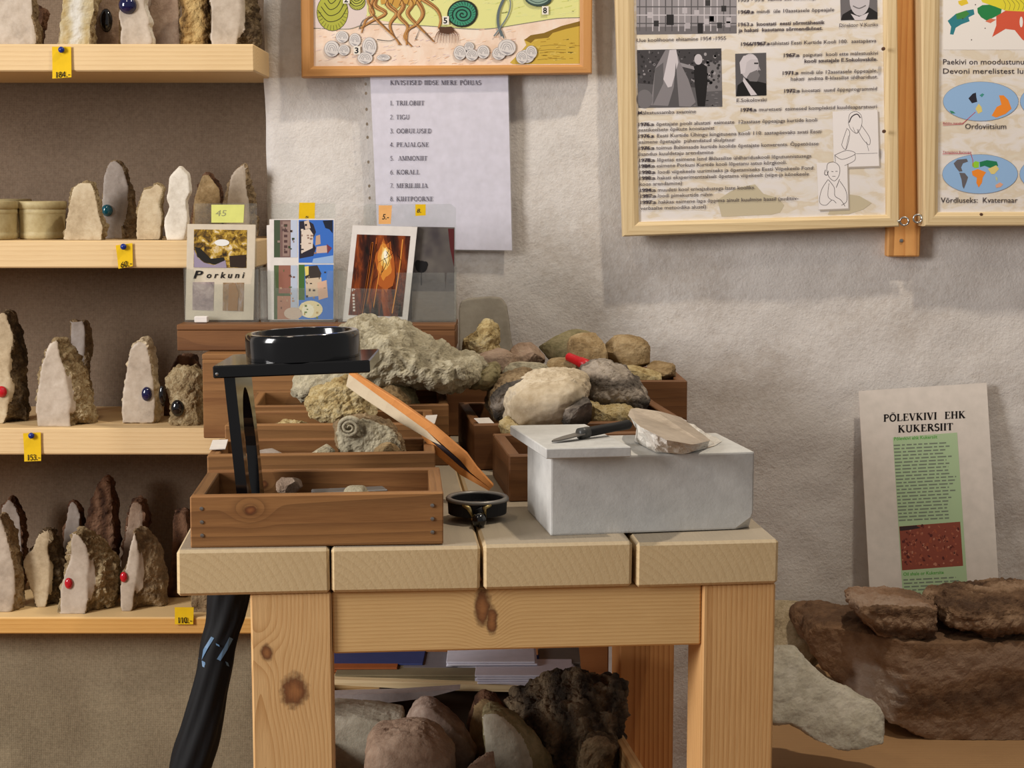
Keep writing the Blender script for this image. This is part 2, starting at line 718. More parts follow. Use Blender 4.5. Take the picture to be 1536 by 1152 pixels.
# ------------------------------------------------------------------ stones
def radial(poly, c, n):
    out = []
    m = len(poly)
    for k in range(n):
        a = 2 * math.pi * k / n
        dx, dy = math.cos(a), math.sin(a)
        best = 0
        for i in range(m):
            x1, y1 = poly[i][0] - c[0], poly[i][1] - c[1]
            x2, y2 = poly[(i + 1) % m][0] - c[0], poly[(i + 1) % m][1] - c[1]
            ex, ey = x2 - x1, y2 - y1
            det = dx * (-ey) + dy * ex
            if abs(det) < 1e-9:
                continue
            t = (x1 * (-ey) + y1 * ex) / det
            s = (dx * y1 - dy * x1) / det
            if t > 0 and -1e-6 <= s <= 1 + 1e-6:
                best = max(best, t)
        out.append(best)
    return out


def stone_bm(A, Y, t, B=None, rnd=0.0, rf=0.0008, rs=0.004, seed=1, n=72, zbase=None, frq=45, lean=0.0, chip=0.92, bscale=0.72, facet=None):
    """A: photo outline of the near face; B: photo outline of the whole stone (its rough flank).
    t: thickness in metres; rnd: how far the near face bulges."""
    ca = (sum(p[0] for p in A) / len(A), sum(p[1] for p in A) / len(A))
    ra = radial(A, ca, n)
    if B:
        rb = [max(a, b) for a, b in zip(radial(B, ca, n), ra)]
    else:
        rb = ra
        ra = [r * chip for r in ra]
    rings = []   # (radius list, depth, is_front)
    fr = [0.12, 0.3, 0.48, 0.64, 0.78, 0.9, 1.0]
    for s in fr:
        d = -rnd * t * math.sqrt(max(0, 1 - s * s))
        rings.append(([r * s for r in ra], d, True))
    for q in (0.12, 0.3, 0.5, 0.75, 1.0):
        rings.append(([a + (b - a) * math.sin(q * math.pi / 2) for a, b in zip(ra, rb)], q * t * 0.55, False))
    for q in (0.35, 0.7, 1.0):
        sc_ = 1 + (bscale - 1) * q * q
        rings.append(([r * sc_ for r in rb], t * (0.55 + 0.45 * q), False))
    for s in (0.6, 0.25):
        rings.append(([r * bscale * s for r in rb], t * (1.0 + 0.04 * (1 - s)), False))
    bm = bmesh.new()
    vr, front = [], set()
    ybot = max(p[1] for p in A)
    for rl, d, fl in rings:
        ring = []
        for k, r in enumerate(rl):
            a = 2 * math.pi * k / n
            p = P(ca[0] + r * math.cos(a), ca[1] + r * math.sin(a), Y)
            p.y += d + lean * (p.z - P(ca[0], ybot, Y).z)
            v = bm.verts.new(p)
            if fl and len(vr) < len(fr) - 1:
                front.add(v)
            ring.append(v)
        vr.append(ring)
    ctr = bm.verts.new(sum((v.co for v in vr[0]), Vector()) / n)
    front.add(ctr)
    back = bm.verts.new(sum((v.co for v in vr[-1]), Vector()) / n)
    ff = set()
    for k in range(n):
        f = bm.faces.new((ctr, vr[0][k], vr[0][(k + 1) % n]))
        ff.add(f)
        bm.faces.new((back, vr[-1][(k + 1) % n], vr[-1][k]))
    for i in range(len(vr) - 1):
        for k in range(n):
            f = bm.faces.new((vr[i][k], vr[i + 1][k], vr[i + 1][(k + 1) % n], vr[i][(k + 1) % n]))
            if i < len(fr) - 1:
                ff.add(f)
    bmesh.ops.recalc_face_normals(bm, faces=bm.faces)
    z_low = P(ca[0], ybot, Y).z
    if facet:
        fx = P(facet[0], ca[1], Y).x
        for v in bm.verts:
            if v.co.x < fx:
                v.co.y += (fx - v.co.x) * facet[1]
    ext = [max(v.co[i] for v in bm.verts) - min(v.co[i] for v in bm.verts) for i in range(3)]
    bm = remesh(bm, max(ext) / (n * 0.85))
    off = Vector((seed * 1.7, seed * 0.9, seed * 2.3))
    mv, fv = [], set()
    for v in bm.verts:
        d = v.co.y - lean * (v.co.z - z_low) - Y
        if facet and v.co.x < fx:
            d -= (fx - v.co.x) * facet[1]
        fr_ = v.normal.y < (-0.35 if rnd else -0.6) and d < 0.10 * t
        if fr_:
            fv.add(v.index)
        amp = rf if fr_ else rs
        p = v.co * frq + off
        h = noise.fractal(p, 0.75, 2.1, 5) * 0.9 + noise.noise(v.co * 16 + off) * (0.9 if not fr_ else 0.4)
        if amp > 0.0015:
            vd = noise.voronoi(p * 1.7)[0]
            h += (vd[1] - vd[0]) * 0.9 - 0.3
        mv.append(v.normal * amp * h)
    for v, m in zip(bm.verts, mv):
        v.co += m
        if zbase is not None and v.co.z < zbase:
            v.co.z = zbase
    for f in bm.faces:
        fr_ = sum(v.index in fv for v in f.verts) * 2 > len(f.verts)
        f.material_index = 0 if fr_ else 1
        f.smooth = fr_ and rf < 0.0015
    return bm


def remesh(bm, voxel):
    me = bpy.data.meshes.new('raw')
    bm.to_mesh(me)
    bm.free()
    o = bpy.data.objects.new('raw', me)
    C.objects.link(o)
    md = o.modifiers.new('remesh', 'REMESH')
    md.mode = 'VOXEL'
    md.voxel_size = voxel
    ev = o.evaluated_get(bpy.context.evaluated_depsgraph_get())
    m2 = ev.to_mesh()
    out = bmesh.new()
    out.from_mesh(m2)
    ev.to_mesh_clear()
    bpy.data.objects.remove(o)
    bpy.data.meshes.remove(me)
    for _ in range(1):
        bmesh.ops.smooth_vert(out, verts=out.verts, factor=0.5, use_axis_x=True, use_axis_y=True, use_axis_z=True)
    out.normal_update()
    out.verts.index_update()
    return out


def rock_bm(x0, y0, x1, y1, Y, depth, seed, cuts=9, blocky=0.3, amp=0.06, frq=2.2, sub=5, tilt=0.0, cutd=(0.62, 0.95), zbase=None, ridge=0.0):
    """free boulder fitted to a photo box at distance Y"""
    rng = random.Random(seed)
    bm = bmesh.new()
    bmesh.ops.create_icosphere(bm, subdivisions=sub, radius=1.0)
    planes = []
    for _ in range(cuts):
        v = Vector((rng.gauss(0, 1), rng.gauss(0, 1), rng.gauss(0, 1))).normalized()
        planes.append((v, rng.uniform(*cutd)))
    off = Vector((seed * 3.7, seed * 1.1, seed * 5.3))
    e = 1.0 - blocky
    for v in bm.verts:
        p = v.co.copy()
        p = Vector([math.copysign(abs(c) ** e, c) for c in p])
        for nv, d in planes:
            k = p.dot(nv)
            if k > d:
                p -= nv * (k - d) * 0.92
        q = v.co * frq + off
        h = noise.noise(q) * 1.0 + noise.noise(q * 2.7) * 0.5 + noise.noise(q * 6.1) * 0.28 + noise.noise(q * 12.7) * 0.2 + noise.noise(q * 27) * 0.12
        if ridge:
            h += ridge * (abs(noise.noise(Vector((q.x * 1.2, q.y * 1.2, q.z * 6)))) - 0.25)
        v.co = p * (1 + amp * h)
    if tilt:
        bmesh.ops.rotate(bm, verts=bm.verts, cent=(0, 0, 0), matrix=Matrix.Rotation(math.radians(tilt), 3, 'Y'))
    mn = [min(v.co[i] for v in bm.verts) for i in range(3)]
    mx = [max(v.co[i] for v in bm.verts) for i in range(3)]
    a, b = P(x0, y1, Y), P(x1, y0, Y)
    for v in bm.verts:
        f = [(v.co[i] - mn[i]) / (mx[i] - mn[i]) for i in range(3)]
        v.co = Vector((a.x + f[0] * (b.x - a.x), Y - depth / 2 + f[1] * depth, a.z + f[2] * (b.z - a.z)))
        if zbase is not None and v.co.z < zbase:
            v.co.z = zbase
    return bm


def Xat(px, Y, z):
    return (px - 768) / FPX * (Y * CT + (ZC - z) * ST)


def proj(p):
    w = p[1] * CT + (ZC - p[2]) * ST
    return (768 + FPX * p[0] / w, 576 - FPX * ((p[2] - ZC) * CT + p[1] * ST) / w)


# ------------------------------------------------------------------ materials
def m_plaster():
    t = NT('rough_plaster')
    v = t.coord('Object')
    a = t.noise(v, 5, 5, 0.6)
    b = t.noise(v, 95, 5, 0.65)
    c = t.noise(v, 260, 4, 0.6)
    col = t.ramp(t.math('ADD', t.math('MULTIPLY', a, 0.6), t.math('MULTIPLY', b, 0.4)),
                 [(0.34, (194, 185, 176)), (0.5, (212, 206, 200)), (0.66, (221, 216, 211))])
    t.color(col)
    t.rough(0.93, 0.15)
    t.bump(t.math('ADD', t.math('MULTIPLY', b, 1.0), t.math('MULTIPLY', c, 0.7)), 0.45, 0.003)
    return t.m


def m_linen(name, a, b):
    t = NT(name)
    v = t.coord('Object', (1, 1, 1))
    w = []
    for d in ('X', 'Z'):
        wv = t.n('ShaderNodeTexWave', wave_type='BANDS', bands_direction=d)
        wv.inputs['Scale'].default_value = 110
        wv.inputs['Distortion'].default_value = 2.5
        wv.inputs['Detail'].default_value = 2
        wv.inputs['Detail Scale'].default_value = 3
        t.l(v, wv.inputs['Vector'])
        w.append(wv.outputs['Fac'])
    h = t.math('MULTIPLY', t.math('ADD', w[0], w[1]), 0.5)
    n = t.noise(v, 200, 4, 0.7)
    n2 = t.noise(v, 6, 3)
    f = t.math('ADD', t.math('MULTIPLY', n, 0.5), t.math('ADD', t.math('MULTIPLY', h, 0.2), t.math('MULTIPLY', n2, 0.3)))
    t.color(t.ramp(f, [(0.3, a), (0.7, b)]))
    t.rough(0.95, 0.1)
    t.bump(t.math('ADD', h, n), 0.3, 0.001)
    return t.m


def m_clear(name, tint=(0.95, 0.96, 0.95, 1), gloss=0.04):
    m = bpy.data.materials.new(name)
    m.use_nodes = True
    t = m.node_tree
    t.nodes.remove(t.nodes['Principled BSDF'])
    out = t.nodes['Material Output']
    tr = t.nodes.new('ShaderNodeBsdfTransparent')
    tr.inputs[0].default_value = tint
    gl = t.nodes.new('ShaderNodeBsdfGlossy')
    gl.inputs['Roughness'].default_value = 0.12
    df = t.nodes.new('ShaderNodeBsdfDiffuse')
    df.inputs[0].default_value = (0.75, 0.75, 0.72, 1)
    lf = t.nodes.new('ShaderNodeLayerWeight')
    lf.inputs['Blend'].default_value = 0.5
    pw = t.nodes.new('ShaderNodeMath')
    pw.operation = 'POWER'
    pw.inputs[1].default_value = 4.0
    t.links.new(lf.outputs['Facing'], pw.inputs[0])
    lw = t.nodes.new('ShaderNodeMath')
    lw.operation = 'MULTIPLY_ADD'
    lw.inputs[1].default_value = 0.45
    lw.inputs[2].default_value = 0.035
    t.links.new(pw.outputs[0], lw.inputs[0])
    nz = t.nodes.new('ShaderNodeTexNoise')
    nz.inputs['Scale'].default_value = 25
    ma = t.nodes.new('ShaderNodeMath')
    ma.operation = 'MULTIPLY'
    ma.inputs[1].default_value = gloss * 2
    t.links.new(nz.outputs['Fac'], ma.inputs[0])
    m0 = t.nodes.new('ShaderNodeMixShader')
    t.links.new(ma.outputs[0], m0.inputs[0])
    t.links.new(tr.outputs[0], m0.inputs[1])
    t.links.new(df.outputs[0], m0.inputs[2])
    m1 = t.nodes.new('ShaderNodeMixShader')
    t.links.new(lw.outputs[0], m1.inputs[0])
    t.links.new(m0.outputs[0], m1.inputs[1])
    t.links.new(gl.outputs[0], m1.inputs[2])
    t.links.new(m1.outputs[0], out.inputs[0])
    return m


PLASTER = m_plaster()
LINEN = m_linen('linen_weave', (98, 82, 68), (136, 118, 100))
LINEN2 = m_linen('linen_curtain_weave', (112, 100, 80), (160, 146, 120))
ACRYL = m_clear('clear_acrylic')
LENS = m_clear('lens_glass', (0.9, 0.93, 0.92, 1), 0.02)
SLEEVE = m_clear('clear_sleeve', (0.98, 0.98, 0.985, 1), 0.05)
PAPER = plain('white_paper', (240, 236, 248), 0.7, 0.2)
WHITE = plain('white_plastic', (232, 226, 220), 0.5)
BLACK = plain('black_plastic', (9, 9, 11), 0.12, 0.6)
BLACKM = plain('black_matt', (22, 21, 22), 0.6, 0.3)
STEEL = plain('steel', (190, 190, 188), 0.3, 0.5, 1.0)
BRASS = plain('dull_brass', (170, 150, 100), 0.4, 0.5, 0.8)
YELLOW = plain('yellow_card', (232, 190, 22), 0.7, 0.2)
LIME = plain('pale_yellow_note', (222, 224, 128), 0.7, 0.2)
PEACH = plain('peach_note', (238, 178, 110), 0.7, 0.2)
PIN = plain('blue_pin', (22, 46, 130), 0.3)
RED = plain('red_plastic', (196, 18, 28), 0.35)

SHELFW = lambda ax='X': wood('pale_spruce', (224, 194, 146), (198, 162, 112), ax, 62, 0.35)
PINE = lambda ax='X': wood('planed_pine', (222, 180, 122), (184, 132, 76), ax, 68, 0.7)
PLANKW = lambda ax='Y': wood('sawn_pine', (216, 190, 145), (188, 158, 112), ax, 40, 0.3, top=(158, 147, 130), pith=(0, 0.02, -0.06), wander=0.25)
BROWN = lambda ax='X': wood('stained_board', (146, 104, 62), (94, 62, 34), ax, 26, 0.45, stain=(116, 76, 42), wander=2.2)
DARKB = lambda ax='X': wood('dark_stained_board', (124, 84, 50), (82, 52, 30), ax, 26, 0.35, stain=(100, 64, 36), wander=2.2)
FRAMEW = lambda ax='X': wood('pale_frame_pine', (222, 198, 154), (194, 164, 118), ax, 45, 0.5)
FRAMEO = lambda ax='X': wood('honey_frame_wood', (200, 146, 88), (174, 118, 66), ax, 30, 0.25, rough=0.4)
BATTEN = lambda ax='Z': wood('orange_batten_wood', (222, 164, 98), (186, 116, 58), ax, 22, 0.5, wander=2.5)
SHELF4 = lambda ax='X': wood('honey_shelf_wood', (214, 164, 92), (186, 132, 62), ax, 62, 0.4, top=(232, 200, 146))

S_PINK = stone_mat('polished_pinkish_stone', [(154, 139, 122), (180, 165, 147), (198, 184, 167)], 16, 0.08, 0.45, spec=0.4)
S_TAN = stone_mat('tan_stone_face', [(160, 140, 110), (188, 169, 138), (206, 191, 162)], 22, 0.25, 0.75)
S_WHITE = stone_mat('white_stone_face', [(196, 186, 170), (218, 210, 196), (232, 226, 214)], 25, 0.2, 0.7)
S_GREY = stone_mat('grey_stone_face', [(128, 116, 106), (150, 138, 128), (168, 158, 150)], 18, 0.15, 0.6)
S_ROUGHY = stone_mat('rough_yellow_crust', [(102, 84, 58), (160, 138, 102), (204, 188, 152)], 45, 1.0, 0.95)
S_ROUGHD = stone_mat('rough_dark_crust', [(48, 38, 28), (96, 78, 56), (150, 130, 98)], 45, 1.0, 0.95)
S_ROUGHB = stone_mat('rough_brown_flank', [(92, 74, 54), (140, 118, 88), (170, 148, 114)], 40, 0.9, 0.95)
S_PETRI = stone_mat('brown_petrified_wood', [(62, 40, 28), (98, 68, 48), (124, 92, 70)], 30, 0.8, 0.9, (12, 'X'))
S_QUARTZ = stone_mat('yellow_white_quartz', [(170, 146, 92), (184, 172, 142), (200, 196, 186)], 14, 0.2, 0.6, (7, 'X'))
S_BARK = stone_mat('bark_like_crust', [(84, 60, 32), (170, 136, 84), (204, 174, 118)], 30, 1.0, 0.9, (10, 'X'))
S_LIME = stone_mat('grey_limestone', [(138, 128, 106), (180, 170, 144), (206, 196, 168)], 40, 0.9, 0.95)
S_LIMEY = stone_mat('yellow_limestone', [(140, 112, 66), (196, 174, 124), (222, 208, 170)], 45, 1.0, 0.95)
S_BLOCK = stone_mat('sawn_limestone', [(178, 177, 173), (196, 195, 191), (208, 207, 203)], 12, 0.12, 0.85)
S_SHELL = stone_mat('beige_shell_stone', [(160, 142, 114), (190, 174, 148), (210, 198, 176)], 12, 0.2, 0.7)
S_BAND = stone_mat('dark_banded_flint', [(58, 52, 46), (104, 94, 84), (160, 148, 134)], 22, 0.6, 0.7, (9, 'Z'))
S_OLIVE = stone_mat('olive_stone', [(92, 84, 58), (122, 112, 80), (148, 134, 102)], 24, 0.5, 0.9)
S_OCHRE = stone_mat('ochre_stone', [(112, 90, 60), (148, 124, 88), (178, 156, 120)], 24, 0.6, 0.9)
S_ROSE = stone_mat('rosy_pebble', [(122, 98, 80), (150, 126, 106), (170, 148, 128)], 24, 0.5, 0.9)
S_BIGBR = stone_mat('brown_sandstone', [(100, 76, 58), (134, 104, 80), (156, 134, 116)], 12, 0.6, 0.85, (3, 'Z'))
def m_boulder():
    m = stone_mat('brown_sandstone_boulder', [(92, 68, 50), (128, 98, 72), (150, 124, 102)], 12, 0.7, 0.85, (3, 'Z'))
    t = m.node_tree
    ge = t.nodes.new('ShaderNodeNewGeometry')
    di = t.nodes.new('ShaderNodeVectorMath')
    di.operation = 'DISTANCE'
    di.inputs[1].default_value = P(1312, 1046, 2.20)
    nz = t.nodes.new('ShaderNodeTexNoise')
    nz.inputs['Scale'].default_value = 22
    t.links.new(ge.outputs['Position'], nz.inputs['Vector'])
    t.links.new(ge.outputs['Position'], di.inputs[0])
    ad = t.nodes.new('ShaderNodeMath')
    ad.operation = 'MULTIPLY_ADD'
    ad.inputs[1].default_value = 0.07
    t.links.new(nz.outputs['Fac'], ad.inputs[0])
    t.links.new(di.outputs['Value'], ad.inputs[2])
    mr = t.nodes.new('ShaderNodeMapRange')
    mr.inputs['From Min'].default_value = 0.085
    mr.inputs['From Max'].default_value = 0.065
    t.links.new(ad.outputs[0], mr.inputs['Value'])
    mx = t.nodes.new('ShaderNodeMix')
    mx.data_type = 'RGBA'
    b = t.nodes['Principled BSDF']
    src = b.inputs['Base Color'].links[0].from_socket
    t.links.new(mr.outputs[0], mx.inputs[0])
    t.links.new(src, mx.inputs[6])
    mx.inputs[7].default_value = lin((176, 162, 150))
    t.links.new(mx.outputs[2], b.inputs['Base Color'])
    return m


S_BOULDER = m_boulder()
S_BIGDK = stone_mat('dark_brown_rock', [(84, 62, 46), (122, 94, 70), (158, 130, 104)], 26, 0.9, 0.9, (8, 'Z'))
S_SLABG = stone_mat('grey_green_slab', [(142, 134, 116), (170, 162, 144), (190, 182, 166)], 14, 0.4, 0.85)
S_YROCK = stone_mat('yellowish_round_rock', [(150, 132, 104), (190, 172, 140), (212, 196, 166)], 50, 0.9, 0.95)
S_DARKR = stone_mat('dark_bark_rock', [(46, 38, 30), (86, 72, 56), (128, 110, 86)], 40, 1.0, 0.95, (9, 'X'))
S_MAUVE = stone_mat('mauve_grey_stone', [(104, 82, 70), (142, 122, 108), (172, 156, 142)], 14, 0.4, 0.8)
S_TILE = stone_mat('smooth_grey_tile', [(134, 126, 112), (152, 144, 130), (166, 158, 144)], 10, 0.1, 0.7)
CERAM = stone_mat('olive_cream_ceramic', [(160, 142, 98), (176, 160, 118), (188, 174, 132)], 30, 0.1, 0.5)
G_RED = plain('red_glass_bead', (190, 14, 34), 0.08, 0.8)
G_NAVY = plain('navy_glass_bead', (16, 18, 66), 0.08, 0.8)
G_BLACK = plain('black_glass_bead', (10, 9, 12), 0.06, 0.8)
G_TEAL = plain('teal_glass_bead', (22, 92, 108), 0.08, 0.8)

# ------------------------------------------------------------------ the room
WALL = 2.54
EDGE = P(398, 200, WALL).x


def wall_piece(name, x0, x1, z0, z1, left_edge):
    bm = bmesh.new()
    nx, nz = int((x1 - x0) / 0.014), int((z1 - z0) / 0.014)
    g = []
    for i in range(nx + 1):
        row = []
        for j in range(nz + 1):
            p = Vector((x0 + (x1 - x0) * i / nx, WALL, z0 + (z1 - z0) * j / nz))
            d = 0.006 * noise.noise(p * 5) + 0.003 * noise.noise(p * 19) + 0.0016 * noise.noise(p * 55) + 0.0012 * noise.noise(p * 95)
            q = p + Vector((0, -d, 0))
            if left_edge and i == 0:
                q.x += 0.005 * noise.noise(Vector((0, 0, p.z * 14)))
                q.y += 0.004
            row.append(bm.verts.new(q))
        g.append(row)
    for i in range(nx):
        for j in range(nz):
            bm.faces.new((g[i][j], g[i + 1][j], g[i + 1][j + 1], g[i][j + 1]))
    e = g[0] if left_edge else g[-1]
    bk = [bm.verts.new(v.co + Vector((0, 0.22, 0))) for v in e]
    for j in range(nz):
        bm.faces.new((e[j], e[j + 1], bk[j + 1], bk[j]))
    for f in bm.faces:
        f.smooth = True
    o = part(name, bm, PLASTER)
    return structure(o)


wall_piece('wall_back', EDGE, 2.1, 0.0, 2.5, True)
wall_piece('wall_left', -3.0, -1.75, 0.0, 2.5, False)
bm = bmesh.new()
add_box(bm, (1.5, 0.04, 2.5), T(-1.07, 2.755, 1.25))
structure(part('wall_niche', bm, PLASTER))
bm = bmesh.new()
add_box(bm, (7, 7, 0.05), T(0, 0.5, -0.025))
structure(part('floor', bm, BROWN('X')))

# linen behind the shelves
bm = bmesh.new()
NXc, NZc = 110, 130
g = []
for i in range(NXc + 1):
    row = []
    for j in range(NZc + 1):
        x = -1.70 + (EDGE + 0.012 + 1.70) * i / NXc
        z = 0.05 + 2.2 * j / NZc
        y = 2.665 + 0.006 * noise.noise(Vector((x * 3, 0, z * 2.0))) + 0.0015 * noise.noise(Vector((x * 14, 4, z * 14)))
        row.append(bm.verts.new((x, y, z)))
    g.append(row)
for i in range(NXc):
    for j in range(NZc):
        bm.faces.new((g[i][j], g[i + 1][j], g[i + 1][j + 1], g[i][j + 1]))
tag(part('linen_backcloth', bm, LINEN, smooth=True), 'brown-grey linen cloth stretched behind the shelves of stones', 'cloth')

# ------------------------------------------------------------------ shelves in the niche
SF = 2.40
SH = []
for i, (yt, yb, lab) in enumerate(((66, 107, 'pale wooden shelf at the very top with a 184 price tag'),
                                   (361, 402, 'pale wooden shelf carrying the ridged pots, 60 tag on its edge'),
                                   (642, 682, 'pale wooden shelf level with the table, 153 tag on its edge'),
                                   (926, 951, 'lowest honey-coloured wooden shelf with a 110 price tag'))):
    zt, zb = P(200, yt, SF).z, P(200, yb, SF).z
    xr = Xat(381, SF, zt)
    rt = thing('wall_shelf', lab, 'shelf', ((xr - 1.68) / 2, SF + 0.12, zb), 'plank shelves in the niche')
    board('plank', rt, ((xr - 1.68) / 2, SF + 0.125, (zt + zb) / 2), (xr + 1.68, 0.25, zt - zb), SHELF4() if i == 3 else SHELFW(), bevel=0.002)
    for xb in (-1.62, -0.95):
        board('bracket', rt, (xb, SF + 0.21, zb - 0.008), (0.016, 0.08, 0.016), SHELFW('Y'))
    SH.append(zt)

# curtain under the lowest shelf
bm = bmesh.new()
g = []
zt = P(200, 952, SF).z
for i in range(91):
    row = []
    for j in range(41):
        x = -1.66 + (EDGE - 0.012 + 1.66) * i / 90
        z = zt - 0.004 - (zt - 0.03) * j / 40
        q = j / 40
        fold = noise.noise(Vector((x * 5.5 + z * 2.2, 0.4, z * 1.1))) * 0.022 * min(1, 0.25 + q * 2) + 0.006 * noise.noise(Vector((x * 17, 3, z * 9)))
        row.append(bm.verts.new((x, 2.462 + fold, z)))
    g.append(row)
for i in range(90):
    for j in range(40):
        bm.faces.new((g[i][j], g[i][j + 1], g[i + 1][j + 1], g[i + 1][j]))
tag(part('linen_curtain', bm, LINEN2, smooth=True), 'plain linen curtain hanging below the lowest shelf', 'curtain')


# price tags
def price_tag(corners, s, label, pin, Y=SF - 0.0032):
    (x0, y0), (x1, y1), (x2, y2), (x3, y3) = corners
    a = [P(x, y, Y) for x, y in corners]
    c = sum(a, Vector()) / 4
    rt = thing('price_tag', label, 'price tag', (c.x, Y, min(p.z for p in a)), 'yellow price tags on the shelf edges')
    bm = bmesh.new()
    n = 8
    g = [[None] * 2 for _ in range(n + 1)]
    fr, bk = [], []
    for j in range(n + 1):
        q = j / n
        l = a[0].lerp(a[3], q)
        r = a[1].lerp(a[2], q)
        bend = -0.004 * max(0, q - 0.35) ** 2
        fr.append([bm.verts.new(v + Vector((0, bend, 0))) for v in (l, r)])
        bk.append([bm.verts.new(v + Vector((0, bend + 0.0006, 0))) for v in (l, r)])
    for j in range(n):
        bm.faces.new((fr[j][0], fr[j + 1][0], fr[j + 1][1], fr[j][1]))
        bm.faces.new((bk[j][0], bk[j][1], bk[j + 1][1], bk[j + 1][0]))
        for s_ in (0, 1):
            bm.faces.new((fr[j][s_], bk[j][s_], bk[j + 1][s_], fr[j + 1][s_]))
    bm.faces.new((fr[0][0], fr[0][1], bk[0][1], bk[0][0]))
    bm.faces.new((fr[n][0], bk[n][0], bk[n][1], fr[n][1]))
    part('card', bm, YELLOW, rt)
    pr = Print((0, Y - 0.0022, 0), (0, -1, 0))
    w = x2 - x3
    pr.serif(x3 + 0.14 * w, y3 - 1.5, x2 - 0.06 * w, s, (24, 20, 12), 8.2, (y2 - y3) / max(w, 1), 1.35)
    pr.done('lettering', rt)
    if pin:
        bm = bmesh.new()
        p = P(pin[0], pin[1], Y)
        lathe(bm, [(0.0004, -0.007), (0.0034, -0.0065), (0.0046, -0.0045), (0.0046, -0.003), (0.0022, -0.002), (0.0016, 0.0025), (0.0003, 0.0028)], p, 16, RX(-90))
        part('pin', bm, PIN, rt, smooth=True)
    return rt


price_tag([(78, 70), (106.5, 70), (107.5, 116), (79, 118)], '184.-', 'yellow price tag reading 184 pinned to the top shelf', (93, 75))
price_tag([(173.5, 368), (198.5, 364.5), (199.5, 399), (178, 403)], '60.-', 'yellow price tag reading 60 pinned below the grey feather-shaped stone', (186, 370))
price_tag([(34.5, 650), (61, 648.5), (62, 691), (37, 692)], '153.-', 'yellow price tag reading 153 pinned below the red-beaded stone', (48, 653))
price_tag([(262, 911), (290.5, 911), (290, 936), (262.5, 936)], '110.-', 'yellow price tag reading 110 on the lowest shelf beside the umbrella', None)


# ------------------------------------------------------------------ stones on the shelves
def base_fix(A, z, Y):
    yb = proj((0, Y, z))[1]
    hi, lo = min(p[1] for p in A), max(p[1] for p in A)
    out = []
    for x, y in A:
        if y > lo - 0.10 * (lo - hi):
            y = yb + 3
        out.append((x, y))
    return out


def cv(pts, oy, s=3.84):
    return [(x / s, oy + y / s) for x, y in pts]


SEED = [10]


def shelf_stone(label, shelf, A, oy, Y, t, mats, B=None, beads=(), name='standing_stone', rs=0.005, rf=0.0006, rnd=0.0, lean=0.02, n=72, group='stones set out on the shelves', cat='stone', sharp=0.94):
    SEED[0] += 1
    z = SH[shelf]
    A = base_fix(cv(A, oy), z, Y)
    if B:
        B = base_fix(cv(B, oy), z, Y)
    bm = stone_bm(A, Y, t, B, rnd, rf, rs, SEED[0], n, z + 0.0003, chip=sharp, lean=lean)
    o = tag(part(name, bm, mats), label, cat, group)
    for (bx, by, rx, rz, mat, nm) in beads:
        p = P(bx / 3.84, oy + by / 3.84, Y)
        s = Y / FPX / 3.84
        p.y = Y - 0.0012 - rnd * t * 0.7 + lean * (p.z - z)
        b = bmesh.new()
        dome(b, p, rx * s, rz * s, min(rx, rz) * s * 0.75)
        part('bead', b, mat, o, smooth=True)['label'] = nm
    return o


SS = shelf_stone
# top shelf
SS('pinkish polished stone cut off by the picture corner on the top shelf', 0, [(-60, 250), (-60, -120), (40, -230), (130, -200), (185, -60), (195, 60), (185, 100), (205, 170), (218, 250)], 0, 2.44, 0.04, [S_PINK, S_ROUGHB])
SS('small dark brown stone peeking out behind the leftmost top-shelf stone', 0, [(180, 250), (188, 60), (215, 30), (255, 50), (250, 110), (230, 180), (240, 250)], 0, 2.53, 0.03, [S_PETRI, S_PETRI])
SS('yellow and white streaked quartz stone on the top shelf', 0, [(330, 250), (335, 150), (345, 60), (350, -80), (400, -190), (480, -180), (545, -60), (550, 60), (525, 150), (520, 250)], 0, 2.44, 0.04, [S_QUARTZ, S_ROUGHY], rf=0.002)
SS('brownish stone with a long black bead on the top shelf', 0, [(525, 250), (545, 150), (555, -40), (620, -140), (690, -60), (690, 250)], 0, 2.50, 0.03, [S_ROSE, S_ROUGHB], beads=[(612, 118, 36, 66, G_BLACK, 'long black glass bead')])
SS('white wavy-edged slab with a round blue bead on the top shelf', 0, [(680, 250), (690, 170), (672, 90), (690, 0), (670, -100), (700, -220), (780, -240), (840, -150), (850, -60), (835, 30), (870, 130), (855, 160), (885, 200), (883, 250)], 0, 2.43, 0.03, [S_PINK, S_WHITE], rs=0.002, beads=[(735, 30, 50, 50, G_NAVY, 'round blue glass bead')])
SS('rosy brown stone standing behind the wavy slab on the top shelf', 0, [(870, 250), (850, 60), (880, -100), (960, -140), (1030, -60), (1040, 250)], 0, 2.54, 0.03, [S_ROSE, S_ROUGHB])
SS('bark-like yellow crusted stone on the top shelf', 0, [(1020, 245), (1040, 100), (1020, -60), (1080, -180), (1180, -150), (1215, 60), (1215, 245)], 0, 2.46, 0.05, [S_BARK, S_BARK], rf=0.004, rnd=0.2)
SS('grey slab stone with dark rough flank at the right end of the top shelf', 0, [(1210, 240), (1215, 60), (1195, -60), (1240, -200), (1330, -220), (1390, -80), (1385, 60), (1360, 240)], 0, 2.43, 0.05, [S_PINK, S_ROUGHD],
   B=[(1210, 240), (1195, -60), (1240, -200), (1340, -230), (1440, -150), (1470, 0), (1490, 240)])
